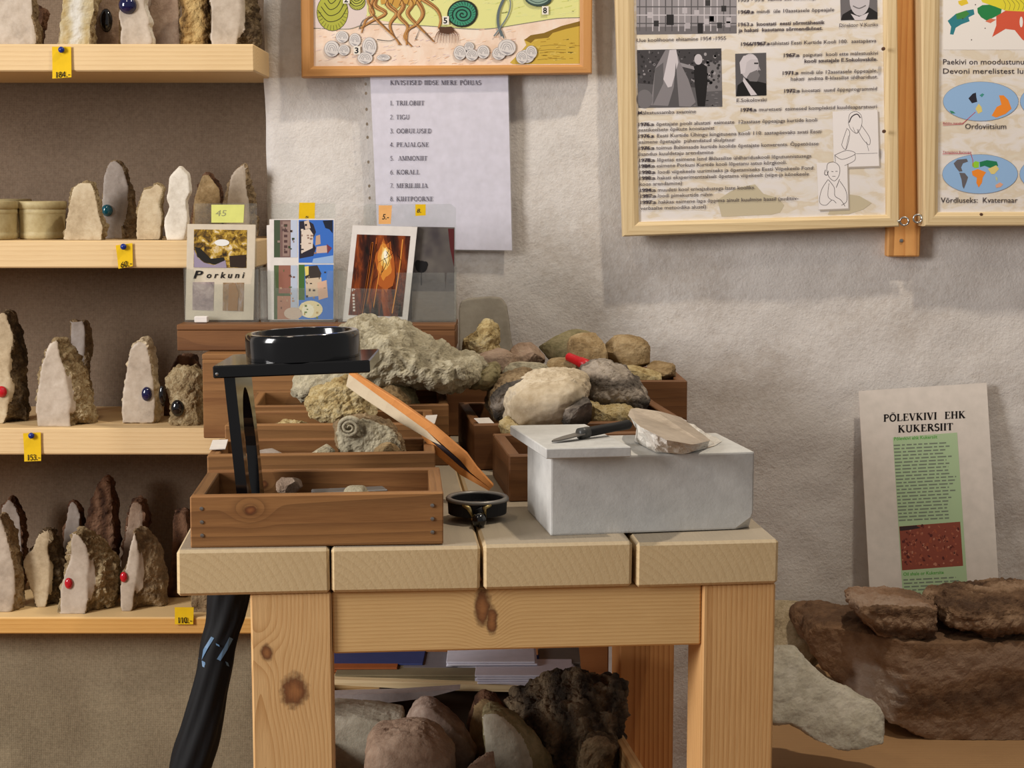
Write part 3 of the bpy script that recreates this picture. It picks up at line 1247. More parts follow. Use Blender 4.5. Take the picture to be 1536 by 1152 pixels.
# second shelf
SS('cream trapezoid stone between the ridged pots and the feather-shaped stone', 1, [(355, 525), (372, 440), (395, 320), (415, 230), (455, 195), (530, 200), (553, 280), (575, 390), (600, 470), (590, 500), (575, 525)], 220, 2.425, 0.035, [S_TAN, S_ROUGHY])
SS('tall grey feather-shaped stone with a teal bead', 1, [(590, 500), (585, 380), (590, 180), (620, 95), (655, 75), (700, 110), (740, 230), (725, 330), (690, 420), (720, 500)], 220, 2.50, 0.035, [S_GREY, S_ROUGHB],
   B=[(590, 500), (585, 380), (590, 180), (620, 95), (655, 75), (715, 110), (750, 240), (770, 400), (765, 500)], beads=[(617, 367, 32, 34, G_TEAL, 'teal glass bead')])
SS('short cream stone with a notched top on the second shelf', 1, [(775, 510), (785, 380), (820, 240), (870, 232), (905, 203), (940, 240), (915, 330), (935, 390), (928, 510)], 220, 2.435, 0.03, [S_TAN, S_ROUGHY], rs=0.003)
SS('white wavy-edged pointed slab on the second shelf', 1, [(955, 522), (940, 430), (972, 345), (955, 300), (972, 170), (1030, 98), (1090, 160), (1098, 260), (1073, 310), (1085, 420), (1065, 522)], 220, 2.42, 0.022, [S_WHITE, S_WHITE], rs=0.0015)
SS('dark brown stone in the gap right of the white pointed slab', 1, [(1100, 520), (1115, 300), (1160, 165), (1200, 158), (1262, 240), (1290, 520)], 220, 2.53, 0.03, [S_OCHRE, S_PETRI], B=[(1100, 520), (1115, 300), (1160, 165), (1200, 150), (1270, 240), (1300, 520)])
SS('pinkish stone with a slanted top behind the first card holder', 1, [(1310, 520), (1310, 330), (1320, 180), (1350, 130), (1410, 100), (1415, 180), (1420, 330), (1425, 520)], 220, 2.50, 0.04, [S_PINK, S_ROUGHB], B=[(1270, 520), (1275, 300), (1320, 180), (1350, 125), (1410, 95), (1440, 220), (1468, 320), (1480, 520)])
# third shelf
SS('tall cream stone with a red bead at the left edge of the photo', 2, [(-60, 735), (-80, 400), (-50, 150), (5, 105), (35, 110), (60, 200), (80, 250), (40, 430), (58, 470), (47, 600), (42, 735)], 440, 2.445, 0.06, [S_TAN, S_ROUGHD],
   B=[(-60, 735), (-80, 400), (-50, 150), (5, 103), (38, 110), (62, 200), (95, 290), (115, 380), (112, 480), (130, 600), (143, 735)], beads=[(10, 567, 31, 34, G_RED, 'red glass bead')])
SS('polished pinkish stone with rough yellow flank on the third shelf', 2, [(212, 755), (200, 660), (215, 540), (240, 400), (275, 290), (320, 263), (345, 300), (335, 350), (370, 440), (385, 540), (405, 620), (395, 700), (420, 755)], 440, 2.415, 0.075, [S_PINK, S_ROUGHY],
   B=[(212, 755), (200, 660), (240, 400), (275, 290), (325, 260), (375, 290), (405, 370), (455, 460), (470, 540), (490, 640), (523, 755)], rs=0.007)
SS('flat grey stone standing behind the yellow-flanked stone', 2, [(398, 640), (400, 330), (402, 170), (440, 160), (480, 158), (490, 250), (465, 450), (468, 640)], 440, 2.52, 0.03, [S_GREY, S_ROUGHB], B=[(398, 640), (402, 170), (440, 158), (488, 155), (515, 260), (500, 450), (505, 640)])
SS('grey obelisk-shaped stone with an oval navy bead', 2, [(700, 745), (690, 690), (700, 560), (725, 420), (740, 310), (790, 262), (840, 280), (870, 370), (888, 500), (900, 620), (903, 745)], 440, 2.445, 0.05, [S_PINK, S_TAN],
   beads=[(845, 580, 30, 42, G_NAVY, 'oval navy glass bead')])
SS('brown stone lying behind the crusty stone beside the brown box', 2, [(930, 740), (960, 450), (1030, 362), (1120, 362), (1140, 440), (1145, 740)], 440, 2.53, 0.05, [S_PETRI, S_PETRI])
SS('crusty light-brown stone with shiny black beads beside the brown box', 2, [(965, 755), (975, 640), (942, 540), (960, 480), (1010, 432), (1100, 430), (1152, 460), (1160, 560), (1150, 640), (1160, 755)], 440, 2.425, 0.06, [S_ROUGHY, S_ROUGHY], rf=0.004, rnd=0.15,
   beads=[(1028, 658, 38, 50, G_BLACK, 'black glass bead'), (940, 582, 20, 54, G_BLACK, 'black glass bead on the flank')])
# lowest shelf
SS('pink polished stone at the left picture edge on the lowest shelf', 3, [(-60, 835), (-60, 420), (-20, 270), (10, 300), (35, 400), (60, 500), (80, 570), (85, 740), (70, 835)], 700, 2.43, 0.05, [S_PINK, S_ROUGHB],
   B=[(-60, 835), (-60, 420), (-20, 268), (12, 296), (60, 440), (88, 560), (110, 650), (118, 835)])
SS('leaf-shaped tan stone with a dark pitted flank on the lowest shelf', 3, [(205, 795), (190, 740), (150, 650), (125, 560), (140, 510), (180, 480), (210, 400), (275, 365), (285, 400), (272, 460), (282, 560), (272, 795)], 700, 2.46, 0.06, [S_TAN, S_ROUGHD],
   B=[(205, 795), (190, 740), (125, 560), (140, 510), (180, 480), (208, 398), (278, 363), (300, 440), (330, 520), (355, 580), (355, 700), (340, 795)], rs=0.007)
SS('pinkish stone with broad crusty flank and a red bead on the lowest shelf', 3, [(342, 835), (345, 720), (375, 600), (405, 520), (400, 440), (415, 385), (460, 400), (500, 470), (510, 560), (497, 650), (505, 740), (495, 835)], 700, 2.42, 0.075, [S_PINK, S_ROUGHY],
   B=[(342, 835), (345, 720), (400, 440), (412, 383), (450, 390), (520, 440), (590, 520), (640, 590), (665, 680), (655, 780), (640, 835)], rs=0.007, beads=[(396, 672, 24, 34, G_RED, 'red glass bead')])
SS('blade-like pale stone with a brown flank and a red bead on the lowest shelf', 3, [(695, 815), (690, 690), (720, 600), (740, 480), (770, 375), (792, 440), (795, 560), (775, 680), (765, 815)], 700, 2.435, 0.07, [S_PINK, S_ROUGHB],
   B=[(695, 815), (690, 690), (740, 480), (770, 372), (800, 385), (860, 430), (905, 520), (920, 620), (930, 700), (930, 815)], beads=[(713, 636, 22, 32, G_RED, 'red glass bead')], rs=0.004)
SS('tall dark brown petrified wood piece behind the lowest-shelf stones', 3, [(450, 640), (460, 430), (500, 250), (540, 100), (600, 55), (640, 100), (645, 200), (655, 300), (655, 640)], 700, 2.55, 0.05, [S_PETRI, S_PETRI], rf=0.004)
SS('tall pinkish-grey stone behind the blade-like stone', 3, [(672, 640), (700, 500), (730, 300), (745, 210), (780, 185), (820, 220), (828, 290), (815, 400), (840, 640)], 700, 2.535, 0.05, [S_ROSE, S_PETRI])
SS('dark stone with a curved tip behind the leftmost lowest-shelf stones', 3, [(-30, 560), (0, 230), (50, 172), (90, 230), (120, 300), (140, 560)], 700, 2.56, 0.04, [S_GREY, S_PETRI])
SS('dark grey leaf-shaped stone between the lowest-shelf front stones', 3, [(345, 640), (360, 400), (385, 240), (405, 178), (445, 220), (465, 270), (455, 400), (440, 640)], 700, 2.545, 0.03, [S_GREY, S_PETRI])
SS('dark stone half hidden by the table on the lowest shelf', 3, [(955, 690), (985, 480), (985, 270), (1060, 255), (1085, 290), (1100, 690)], 700, 2.52, 0.05, [S_PETRI, S_PETRI])
SS('low crusty stone between the 110 tag and the umbrella', 3, [(1090, 795), (1100, 762), (1150, 742), (1230, 745), (1300, 770), (1300, 795)], 700, 2.43, 0.06, [S_ROUGHB, S_ROUGHB], rf=0.003)


# ridged pots
def pot(x0, x1, yt, yb, Y, label):
    z0 = SH[1]
    zt = z0 + (yb - yt) * Y / FPX
    X = (Xat(x0, Y, z0) + Xat(x1, Y, z0)) / 2
    r = (Xat(x1, Y, z0) - Xat(x0, Y, z0)) / 2
    h = zt - z0
    rt = thing('ridged_pot', label, 'pot', (X, Y, z0), 'ridged cream pots')
    c = (X, Y, z0 + 0.0004)
    bm = bmesh.new()
    rg = lathe(bm, [(r * .84, 0), (r * .90, h * .03), (r * .91, h * .15), (r * .88, h * .18), (r * .885, h * .2), (r * .93, h * .66)], c, 40)
    cap(bm, rg[0], True)
    part('body', bm, CERAM, rt, smooth=True)
    bm = bmesh.new()
    rg = lathe(bm, [(r * .93, h * .66), (r * .95, h * .69), (r * .95, h * .76), (r * .93, h * .78), (r * .95, h * .80), (r, h * .83), (r, h * .97), (r * .97, h), (r * .86, h), (r * .84, h * .97), (r * .8, h * .30), (r * .1, h * .28)], c, 40)
    part('rim', bm, CERAM, rt, smooth=True)
    return rt


pot(-44, 29, 301, 358, 2.455, 'ridged cream pot cut off by the left picture edge')
pot(27, 101, 300, 356, 2.485, 'ridged cream pot next to the trapezoid stone')
rt = pot(-40, 48, 301, 358, 2.57, 'darker ridged pot at the back above the others')
rt.location.z += 0

# ------------------------------------------------------------------ the work table
ZT = 0.80
AT = 5.0
FLc = P(264, 827, Yz(264, 827, ZT))
ex = Vector((math.cos(math.radians(AT)), math.sin(math.radians(AT)), 0))
ey = Vector((-ex.y, ex.x, 0))


def along(px):
    lo, hi = -0.2, 1.2
    for _ in range(50):
        m = (lo + hi) / 2
        if proj(FLc + ex * m)[0] < px:
            lo = m
        else:
            hi = m
    return lo


def TP(s, d, z):
    return Vector((FLc.x, FLc.y, 0)) + ex * s + ey * d + Vector((0, 0, z))


W = along(1168)
LEN = 0.84
PT = 0.0455
table = thing('work_table', 'heavy pine plank table in the middle with posts and four thick top planks', 'table', TP(W / 2, LEN / 2, 0.0))
for i, (a, b) in enumerate(((264, 493), (496, 720.5), (724.5, 948), (955, 1168))):
    s0, s1 = along(a), along(b)
    board('top_plank', table, TP((s0 + s1) / 2, LEN / 2, ZT - PT / 2), (s1 - s0, LEN, PT), PLANKW('Y'), AT, 0.003, wob=0.0015, seed=i)
zb = ZT - PT
pl0, pl1, pr0, pr1 = along(373), along(496), along(1057), along(1167)
PLW = wood('left_post_pine', (224, 182, 126), (186, 136, 80), 'Z', 85, 0.6, knots=[((0.002, -0.036, 0.278), 0.0125), ((-0.0245, -0.036, 0.318), 0.006)], pith=(0, 0.07, -0.05), wander=1.6)
PRW = wood('right_post_pine', (220, 174, 116), (182, 128, 72), 'Z', 70, 0.65, pith=(0, 0.05, -0.040), wander=2.2)
PDW = wood('rear_post_pine', (200, 142, 84), (160, 98, 48), 'Z', 50, 0.8, knots=[((-0.015, -0.036, 0.255), 0.011), ((0.02, -0.036, 0.28), 0.009)])
RLW = wood('rail_pine', (226, 186, 126), (194, 146, 88), 'X', 85, 0.45, knots=[((-0.036, -0.0175, 0.012), 0.019, 2.4), ((-0.027, -0.0175, -0.001), 0.015, 2.6)], pith=(0, 0.05, -0.06))
board('leg', table, TP((pl0 + pl1) / 2, 0.041, zb / 2), (pl1 - pl0, 0.072, zb), PLW, AT, 0.002)
board('leg', table, TP((pr0 + pr1) / 2, 0.041, zb / 2), (pr1 - pr0, 0.072, zb), PRW, AT, 0.002)
board('leg', table, TP((pl0 + pl1) / 2, 0.62, zb / 2), (pl1 - pl0, 0.072, zb), PDW, AT, 0.002)
board('leg', table, TP((pr0 + pr1) / 2, 0.575, zb / 2), (pr1 - pr0, 0.072, zb), PDW, AT, 0.002)
rh = 0.0635
board('front_rail', table, TP((pl1 + pr0) / 2, 0.026, zb - rh / 2), (pr0 - pl1 - 0.001, 0.035, rh), RLW, AT, 0.002)
board('side_rail', table, TP(pl0 + 0.02, 0.331, zb - 0.03), (0.03, 0.504, 0.06), PINE('Y'), AT, 0.002)
board('side_rail', table, TP(pr1 - 0.02, 0.331, zb - 0.03), (0.03, 0.504, 0.06), PINE('Y'), AT, 0.002)
board('back_rail', table, TP((pl1 + pr0) / 2, 0.62, zb - 0.03), (pr0 - pl1 - 0.001, 0.035, 0.06), PINE('X'), AT, 0.002)
board('back_board', table, TP((pl1 + pr0) / 2, 0.645, 0.56), (pr0 - pl1 - 0.001, 0.02, 0.30), wood('back_board_pine', (150, 98, 56), (110, 66, 34), 'X', 40, 0.4), AT, 0.002)
board('lower_shelf', table, TP((pl1 + pr0) / 2, LEN / 2 - 0.03, 0.390), (pr0 - pl1 - 0.002, LEN - 0.06, 0.02), PINE('Y'), AT, 0.002)


# ------------------------------------------------------------------ trays and boxes
def tray(label, xl, xr, Y, depth, z0, z1, rot, th, wd, name='wooden_tray', nails=False, xs=None, yref=None, lidded=False):
    X0, X1 = xs if xs else (Xat(xl, Y, z1), Xat(xr, Y, z1))
    w = X1 - X0
    c = Vector(((X0 + X1) / 2, Y, 0))
    R = RZ(rot)

    def at(dx, dy, z):
        v = R @ Vector((dx, dy, 0))
        return Vector((c.x + v.x, c.y + v.y, z))
    rt = thing(name, label, 'tray' if not lidded else 'box', at(0, depth / 2, z0), 'stained wooden display trays')
    h = z1 - z0
    board('front_board', rt, at(0, th / 2, z0 + h / 2), (w, th, h), wd('X'), rot, 0.0012, wob=0.001, seed=xl if xl else 1)
    board('back_board', rt, at(0, depth - th / 2, z0 + h / 2), (w, th, h), wd('X'), rot, 0.0012)
    for s in (-1, 1):
        board('side_board', rt, at(s * (w / 2 - th / 2), depth / 2, z0 + h / 2 - 0.0004), (th, depth - 2 * th - 0.0006, h - 0.0008), wd('Y'), rot, 0.001)
    board('bottom_board', rt, at(0, depth / 2, z0 + 0.005), (w - 2 * th - 0.001, depth - 2 * th - 0.001, 0.008), wd('X'), rot, 0.0005)
    if lidded:
        board('lid_board', rt, at(0, depth / 2, z1 + 0.004), (w, depth, 0.008), wd('X'), rot, 0.001)
    if nails:
        for s in (-1, 1):
            for k in (0.24, 0.5, 0.76):
                p = at(s * (w / 2 - 0.011), -0.0006, z0 + h * (1 - k))
                bm = bmesh.new()
                lathe(bm, [(0.0001, -0.0004), (0.0018, -0.0003), (0.0022, 0.0006), (0.001, 0.004)], p, 10, RZ(rot) @ RX(-90))
                part('nail', bm, STEEL, rt)
    return rt, at, w


def T1W(ax='X'):
    if ax == 'X':
        return wood('front_tray_board', (158, 112, 66), (100, 66, 36), ax, 24, 0.5, knots=[((-0.0655, -0.0065, 0.011), 0.0045)], stain=(124, 82, 46), wander=2.2)
    return BROWN(ax)


T1 = tray('front wooden tray on the table holding the black stand magnifier', 287, 665, 1.548, 0.152, ZT + 0.0005, 0.852, 4, 0.013, T1W, nails=True)
T2 = tray('second wooden tray from the front holding the ammonite stone', 312, 653, 1.735, 0.118, ZT + 0.0005, 0.862, 4, 0.012, BROWN)
T3 = tray('third wooden tray from the front holding flaky stone', 339, 651, 1.868, 0.125, ZT + 0.0005, 0.8755, 4, 0.012, BROWN)
T4 = tray('fourth wooden tray under the big grey-yellow rock', 370, 673, 2.012, 0.165, ZT + 0.0005, 0.8785, 4, 0.012, BROWN)


def note(c, label, name='paper_label'):
    a = [P(x, y, Y) for x, y, Y in c]
    nrm = (a[1] - a[0]).cross(a[3] - a[0]).normalized()
    bm = bmesh.new()
    t = [bm.verts.new(p) for p in a]
    b = [bm.verts.new(p + nrm * 0.0008) for p in a]
    bm.faces.new(t)
    bm.faces.new(b[::-1])
    for k in range(4):
        bm.faces.new((t[k], b[k], b[(k + 1) % 4], t[(k + 1) % 4]))
    bmesh.ops.recalc_face_normals(bm, faces=bm.faces)
    return tag(part(name, bm, WHITE), label, 'label', 'white paper labels on the trays')


def flat_note(px0, px1, py0, py1, z, label):
    q = [(px0, py1), (px1, py1 - 1), (px1 + 4, py0), (px0 + 5, py0 + 1)]
    return note([(x, y, Yz(x, y, z)) for x, y in q], label)


flat_note(314, 338, 660, 675, 0.8632, 'white paper label on the left rim of the second tray')
flat_note(634, 652, 623, 637, 0.8768, 'white paper label on the right rim of the third tray')

zB5 = P(400, 531, 2.245).z
B5 = tray('tall brown box at the back below the postcard box', 303, 0, 2.245, 0.145, ZT + 0.0005, zB5 - 0.008, 0, 0.014, BROWN, 'brown_box', xs=(Xat(303, 2.245, zB5), -0.10), lidded=True)
zU1 = P(400, 487, 2.285).z
ub_x0, ub_x1 = Xat(265, 2.285, zU1), Xat(683, 2.285, zU1)
# the upper box rests on the lower one
UB = tray('brown box carrying the three clear postcard holders', 0, 0, 2.285, 0.108, zB5 + 0.0012, zU1 - 0.008, 0, 0.014, DARKB, 'brown_box', xs=(ub_x0, ub_x1), lidded=True)

RB1 = tray('small brown box left of the sawn limestone block', 0, 0, 1.79, 0.17, ZT + 0.0005, 0.853, 7, 0.014, DARKB, 'brown_box', xs=(-0.004, 0.235))
RB2 = tray('brown tray under the beige shell-like stone', 0, 0, 2.0, 0.22, ZT + 0.0005, 0.858, 7, 0.014, DARKB, 'brown_box', xs=(-0.049, 0.225))
RB3 = tray('long brown box at the wall under the heap of stones', 0, 0, 2.275, 0.19, ZT + 0.0005, 0.879, 1.5, 0.014, DARKB, 'brown_box', xs=(-0.094, 0.252))
note([(711, 628, 2.005), (727, 643, 1.99), (747, 642, 2.02), (733, 627, 2.05)], 'white paper label hanging from the tray by the shell-like stone')


# ------------------------------------------------------------------ loose rocks
def rock(label, box, Y, depth, mat, seed, name='rock', group=None, cat='stone', smooth=False, **kw):
    bm = rock_bm(*box, Y, depth, seed, **kw)
    o = part(name, bm, mat, smooth=smooth)
    return tag(o, label, cat, group)


def orock(label, A, Y, t, mats, seed, name='rock', group=None, B=None, **kw):
    bm = stone_bm(A, Y, t, B, seed=seed, **kw)
    return tag(part(name, bm, mats), label, 'stone', group)


GT = 'fossil stones in the front trays'
# big rock across the back tray
orock('large jagged grey-yellow limestone lying across the fourth tray',
      [(425, 600), (430, 577), (442, 560), (470, 540), (500, 500), (512, 487), (530, 479), (560, 486), (590, 487), (612, 494), (640, 515), (668, 527), (690, 538), (720, 543), (731, 556), (727, 572), (705, 586), (672, 590), (640, 585), (600, 590), (560, 600), (500, 606), (450, 608)],
      2.06, 0.14, [S_LIME, S_LIME], 41, rf=0.007, rs=0.007, rnd=0.35, n=120, chip=0.9, frq=38)
orock('dark olive-brown smooth stone tucked under the large jagged limestone', [(700, 585), (722, 556), (740, 548), (752, 556), (748, 572), (730, 582)], 2.10, 0.08, [S_OLIVE, S_OLIVE], 43, rnd=0.4, rf=0.002)
orock('dark brown curved stone between the crusty yellow stone and the wooden handle', [(545, 640), (540, 600), (552, 575), (580, 568), (605, 574), (622, 595), (627, 625), (620, 640)], 2.035, 0.06, [S_OCHRE, S_OLIVE], 44, rnd=0.4, rf=0.002)
orock('crusty yellow-white stone standing in the third tray', [(452, 602), (470, 588), (495, 574), (515, 568), (528, 576), (545, 590), (560, 625), (568, 655), (520, 662), (485, 640), (462, 628)], 1.93, 0.05, [S_LIMEY, S_LIMEY], 45, rnd=0.35, rf=0.005, rs=0.006, n=90, group=GT)
orock('thin flaky yellow stone lying in the third tray', [(380, 662), (400, 644), (425, 634), (450, 633), (462, 645), (466, 662)], 1.92, 0.04, [S_LIMEY, S_LIMEY], 46, rnd=0.3, rf=0.003, group=GT)
amm = orock('grey stone with a coiled ammonite imprint in the second tray', [(515, 708), (508, 680), (499, 655), (498, 642), (515, 630), (545, 623), (568, 630), (590, 640), (604, 660), (612, 690), (612, 712), (560, 720)], 1.79, 0.045, [S_LIME, S_ROUGHB], 47, rnd=0.12, rf=0.0035, rs=0.004, n=90, name='ammonite_stone', group=GT)
# the coil
bm = bmesh.new()
pts, rad = [], []
cc = P(524, 641, 1.783)
for k in range(56):
    q = k / 55
    a = 0.6 + q * 2 * math.pi * 2.4
    r = 0.0115 * (1 - q) ** 0.9 + 0.0012
    pts.append(cc + Vector((r * math.cos(a), -0.0012 - 0.002 * q, r * math.sin(a) * 0.9)))
    rad.append(0.0030 * (1 - 0.75 * q))
tube(bm, pts, rad, 8)
part('ammonite_coil', bm, S_LIME, amm, smooth=True)
rock('dark brown rounded stone leaning on the ammonite stone', (560, 661, 606, 712), 1.775, 0.03, S_OCHRE, 48, group=GT, amp=0.05)
rock('grey dome-shaped finely ribbed stone in the second tray', (378, 674, 443, 720), 1.79, 0.05, S_GREY, 49, group=GT, amp=0.03, cuts=2)
rock('small pale angular stone in the second tray', (458, 667, 508, 715), 1.79, 0.045, S_LIME, 50, group=GT, cuts=14, cutd=(0.5, 0.9))
z0 = ZT + 0.0105
rock('small reddish-brown stone in the front tray', (415, 715, 453, 742), 1.655, 0.03, S_ROSE, 51, group=GT, cuts=12)
rock('small pale ribbed fossil stone in the front tray', (515, 729, 553, 752), 1.60, 0.03, S_LIME, 52, group=GT, amp=0.03, cuts=3)
bm = bmesh.new()
a, b = P(470, 742, 1.63), P(578, 737, 1.655)
d = (b - a)
add_box(bm, (d.length, 0.022, 0.008), T(*((a + b) / 2)) @ RZ(math.degrees(math.atan2(d.y, d.x))) @ RY(-math.degrees(math.atan2(d.z, math.hypot(d.x, d.y)))), 0.001)
tag(part('metal_bar', bm, plain('dull_grey_metal', (112, 108, 106), 0.5, 0.4, 0.3)), 'flat dull grey bar lying in the front tray', 'bar')

# heap of stones along the wall
GH = 'heap of stones on the long brown box'
orock('yellow porous knob-shaped stone at the left of the wall heap', [(692, 532), (696, 512), (712, 500), (722, 485), (735, 480), (746, 487), (750, 505), (748, 520), (755, 535), (720, 540)], 2.33, 0.06, [S_LIMEY, S_LIMEY], 60, group=GH, rnd=0.4, rf=0.003, n=80)
rock('rosy grey rounded stone below the yellow knob-shaped stone', (704, 522, 776, 572), 2.30, 0.07, S_ROSE, 61, group=GH, amp=0.04)
rock('reddish-brown stone beside the olive stone in the wall heap', (764, 514, 818, 556), 2.36, 0.06, S_ROSE, 62, group=GH, amp=0.05)
rock('olive-green rounded stone at the back of the wall heap', (808, 493, 905, 560), 2.42, 0.07, S_OLIVE, 63, group=GH, amp=0.03, cuts=4)
rock('tan angular stone above the red marker in the wall heap', (850, 499, 912, 560), 2.345, 0.05, S_OCHRE, 64, group=GH, cuts=12)
rock('ochre veined stone at the right of the wall heap', (898, 502, 976, 560), 2.37, 0.07, S_OCHRE, 65, group=GH, amp=0.05)
rock('small brown stone left of the red marker', (818, 536, 868, 572), 2.30, 0.05, S_OCHRE, 66, group=GH)
rock('small grey mottled stone behind the shell-like stone', (752, 542, 826, 580), 2.28, 0.06, S_LIME, 67, group=GH)
rock('flat pale dark-spotted stone at the right end of the wall heap', (922, 547, 992, 580), 2.33, 0.06, S_LIMEY, 68, group=GH, blocky=0.4)
rock('brown wedge-shaped stone at the far right of the wall heap', (968, 541, 1014, 576), 2.36, 0.07, S_OCHRE, 69, group=GH, cuts=12)
bm = bmesh.new()
a, b = P(850, 534, 2.285), P(886, 550, 2.265)
tube(bm, [a, a.lerp(b, .06), a.lerp(b, .55), a.lerp(b, .56), b], [0.004, 0.0062, 0.0070, 0.0078, 0.0082], 14)
tag(part('red_marker', bm, RED, smooth=True), 'red plastic marker lying among the stones of the wall heap', 'marker')

shell = orock('large beige shell-like rounded stone beside the sawn block', [(752, 650), (755, 625), (752, 605), (762, 585), (785, 570), (820, 562), (860, 560), (884, 568), (890, 590), (878, 606), (872, 640), (820, 652)], 2.02, 0.12, [S_SHELL, S_SHELL], 71, rnd=0.45, rf=0.0014, rs=0.003, n=100)
orock('brown banded crusty stone left of the beige shell-like stone', [(727, 612), (730, 590), (740, 574), (760, 564), (790, 558), (800, 562), (780, 580), (768, 600), (762, 625), (755, 640), (738, 632)], 2.075, 0.09, [S_BAND, S_ROUGHB], 72, rnd=0.3, rf=0.004)
orock('cream broken ledge of stone under the shell-like stone', [(748, 636), (762, 632), (790, 640), (810, 650), (800, 672), (776, 672), (756, 658)], 1.975, 0.05, [S_LIMEY, S_LIMEY], 73, rnd=0.3, rf=0.002)
orock('dark grey banded flint behind the shell-like stone', [(872, 615), (868, 580), (872, 556), (895, 546), (920, 548), (945, 558), (965, 578), (980, 605), (975, 622), (920, 630)], 2.13, 0.10, [S_BAND, S_BAND], 74, rnd=0.35, rf=0.004, n=90)
rock('dark grey chipped stone below the shell-like stone', (838, 596, 888, 640), 1.985, 0.03, S_BAND, 75)
orock('yellowish flat stone under the banded flint', [(884, 640), (886, 606), (900, 614), (940, 610), (962, 622), (955, 645)], 2.06, 0.05, [S_LIMEY, S_LIMEY], 76, rnd=0.3, rf=0.002)
# grey tile leaning on the wall
orock('smooth grey round-cornered slab leaning against the wall', [(688, 530), (687, 465), (690, 454), (700, 449), (735, 446), (752, 448), (760, 458), (770, 525), (770, 540)], 2.47, 0.018, [S_TILE, S_TILE], 77, rf=0.0003, rs=0.0008, lean=0.25, chip=0.97, name='stone_slab', zbase=None)

# ------------------------------------------------------------------ sawn block, slab, knife, white stone
ybl = Yz(826, 805, ZT)
bl = P(826, 805, ybl)
yb2 = Yz(1130, 794, ZT)
br = P(1130, 794, yb2)
rotb = math.degrees(math.atan2(br.y - bl.y, br.x - bl.x))
bw = (br - bl).length
hb = P(824, 687, ybl).z - ZT
bd = 0.135
Rb = RZ(rotb)


def BL(s, d, z):
    return Vector((bl.x, bl.y, ZT)) + Rb @ Vector((s, d, z))


bm = bmesh.new()
add_box(bm, (bw, bd, hb), T(*BL(bw / 2, bd / 2, hb / 2 + 0.0006)) @ Rb, 0.002, 2)
bmesh.ops.bisect_plane(bm, geom=bm.verts[:] + bm.edges[:] + bm.faces[:], plane_co=BL(bw - 0.018, 0, 0.003), plane_no=Rb @ Vector((0.38, -0.75, -0.55)), clear_outer=True)
bmesh.ops.holes_fill(bm, edges=bm.edges[:])
bmesh.ops.bisect_plane(bm, geom=bm.verts[:] + bm.edges[:] + bm.faces[:], plane_co=BL(bw, 0.003, 0.018), plane_no=Rb @ Vector((0.8, -0.45, -0.3)), clear_outer=True)
bmesh.ops.holes_fill(bm, edges=bm.edges[:])
block = part('limestone_block', bm, S_BLOCK)
tag(block, 'large sawn pale grey limestone block on the right of the table', 'stone block')
zs0 = ZT + hb + 0.0012
yl = Yz(818, 686, zs0)
pp = [(818, 684), (945, 674), (872, 640), (764, 641)]
bm = bmesh.new()
z1s = zs0 + 0.0105
top = [(819, 673), (947, 670), (878, 636), (765, 638)]
vt = [P(x, y, Yz(x, y, z1s)) for x, y in top]
vt_ = [bm.verts.new(v) for v in vt]
vb_ = [bm.verts.new(Vector((v.x, v.y, zs0))) for v in vt]
bm.faces.new(vt_)
bm.faces.new(vb_[::-1])
for k in range(4):
    bm.faces.new((vt_[k], vb_[k], vb_[(k + 1) % 4], vt_[(k + 1) % 4]))
bmesh.ops.recalc_face_normals(bm, faces=bm.faces)
bmesh.ops.bevel(bm, geom=bm.edges[:], offset=0.001, segments=1, affect='EDGES')
tag(part('limestone_slab', bm, S_BLOCK), 'thin sawn limestone slab lying on the left of the big block', 'stone slab')

kn = thing('knife', 'dark knife with a grey blade lying on the thin limestone slab', 'knife', P(875, 650, Yz(875, 650, z1s)))
zk = z1s + 0.0062
a, b = P(946, 636, Yz(946, 636, zk + .004)), P(872, 650, Yz(872, 650, zk))
bm = bmesh.new()
tube(bm, [b, b.lerp(a, .06), b.lerp(a, .3), b.lerp(a, .7), b.lerp(a, .95), a], [0.0035, 0.0052, 0.0052, 0.0048, 0.0052, 0.003], 12)
part('handle', bm, BLACKM, kn, smooth=True)
c = P(828, 662, Yz(828, 662, z1s + 0.002))
bm = bmesh.new()
side = (c - b).cross(Vector((0, 0, 1))).normalized()
zz = Vector((0, 0, 0.0007))
pr_ = [(b, 0.006), (b.lerp(c, .5), 0.0062), (b.lerp(c, .85), 0.004), (c, 0.0005)]
tl = [(bm.verts.new(p + side * w + zz), bm.verts.new(p - side * w + zz), bm.verts.new(p + side * w - zz), bm.verts.new(p - side * w - zz)) for p, w in pr_]
for q0, q1 in zip(tl, tl[1:]):
    bm.faces.new((q0[0], q0[1], q1[1], q1[0]))
    bm.faces.new((q0[2], q1[2], q1[3], q0[3]))
    bm.faces.new((q0[0], q1[0], q1[2], q0[2]))
    bm.faces.new((q0[1], q0[3], q1[3], q1[1]))
bmesh.ops.recalc_face_normals(bm, faces=bm.faces)
part('blade', bm, plain('dull_blade', (120, 116, 112), 0.45, 0.5, 0.6), kn)
bm = bmesh.new()
dn = (a - b).normalized()
tube(bm, [b - dn * 0.003, b + dn * 0.009], [0.0060, 0.0060], 14)
part('collar', bm, plain('dark_collar', (60, 60, 58), 0.4), kn, smooth=True)

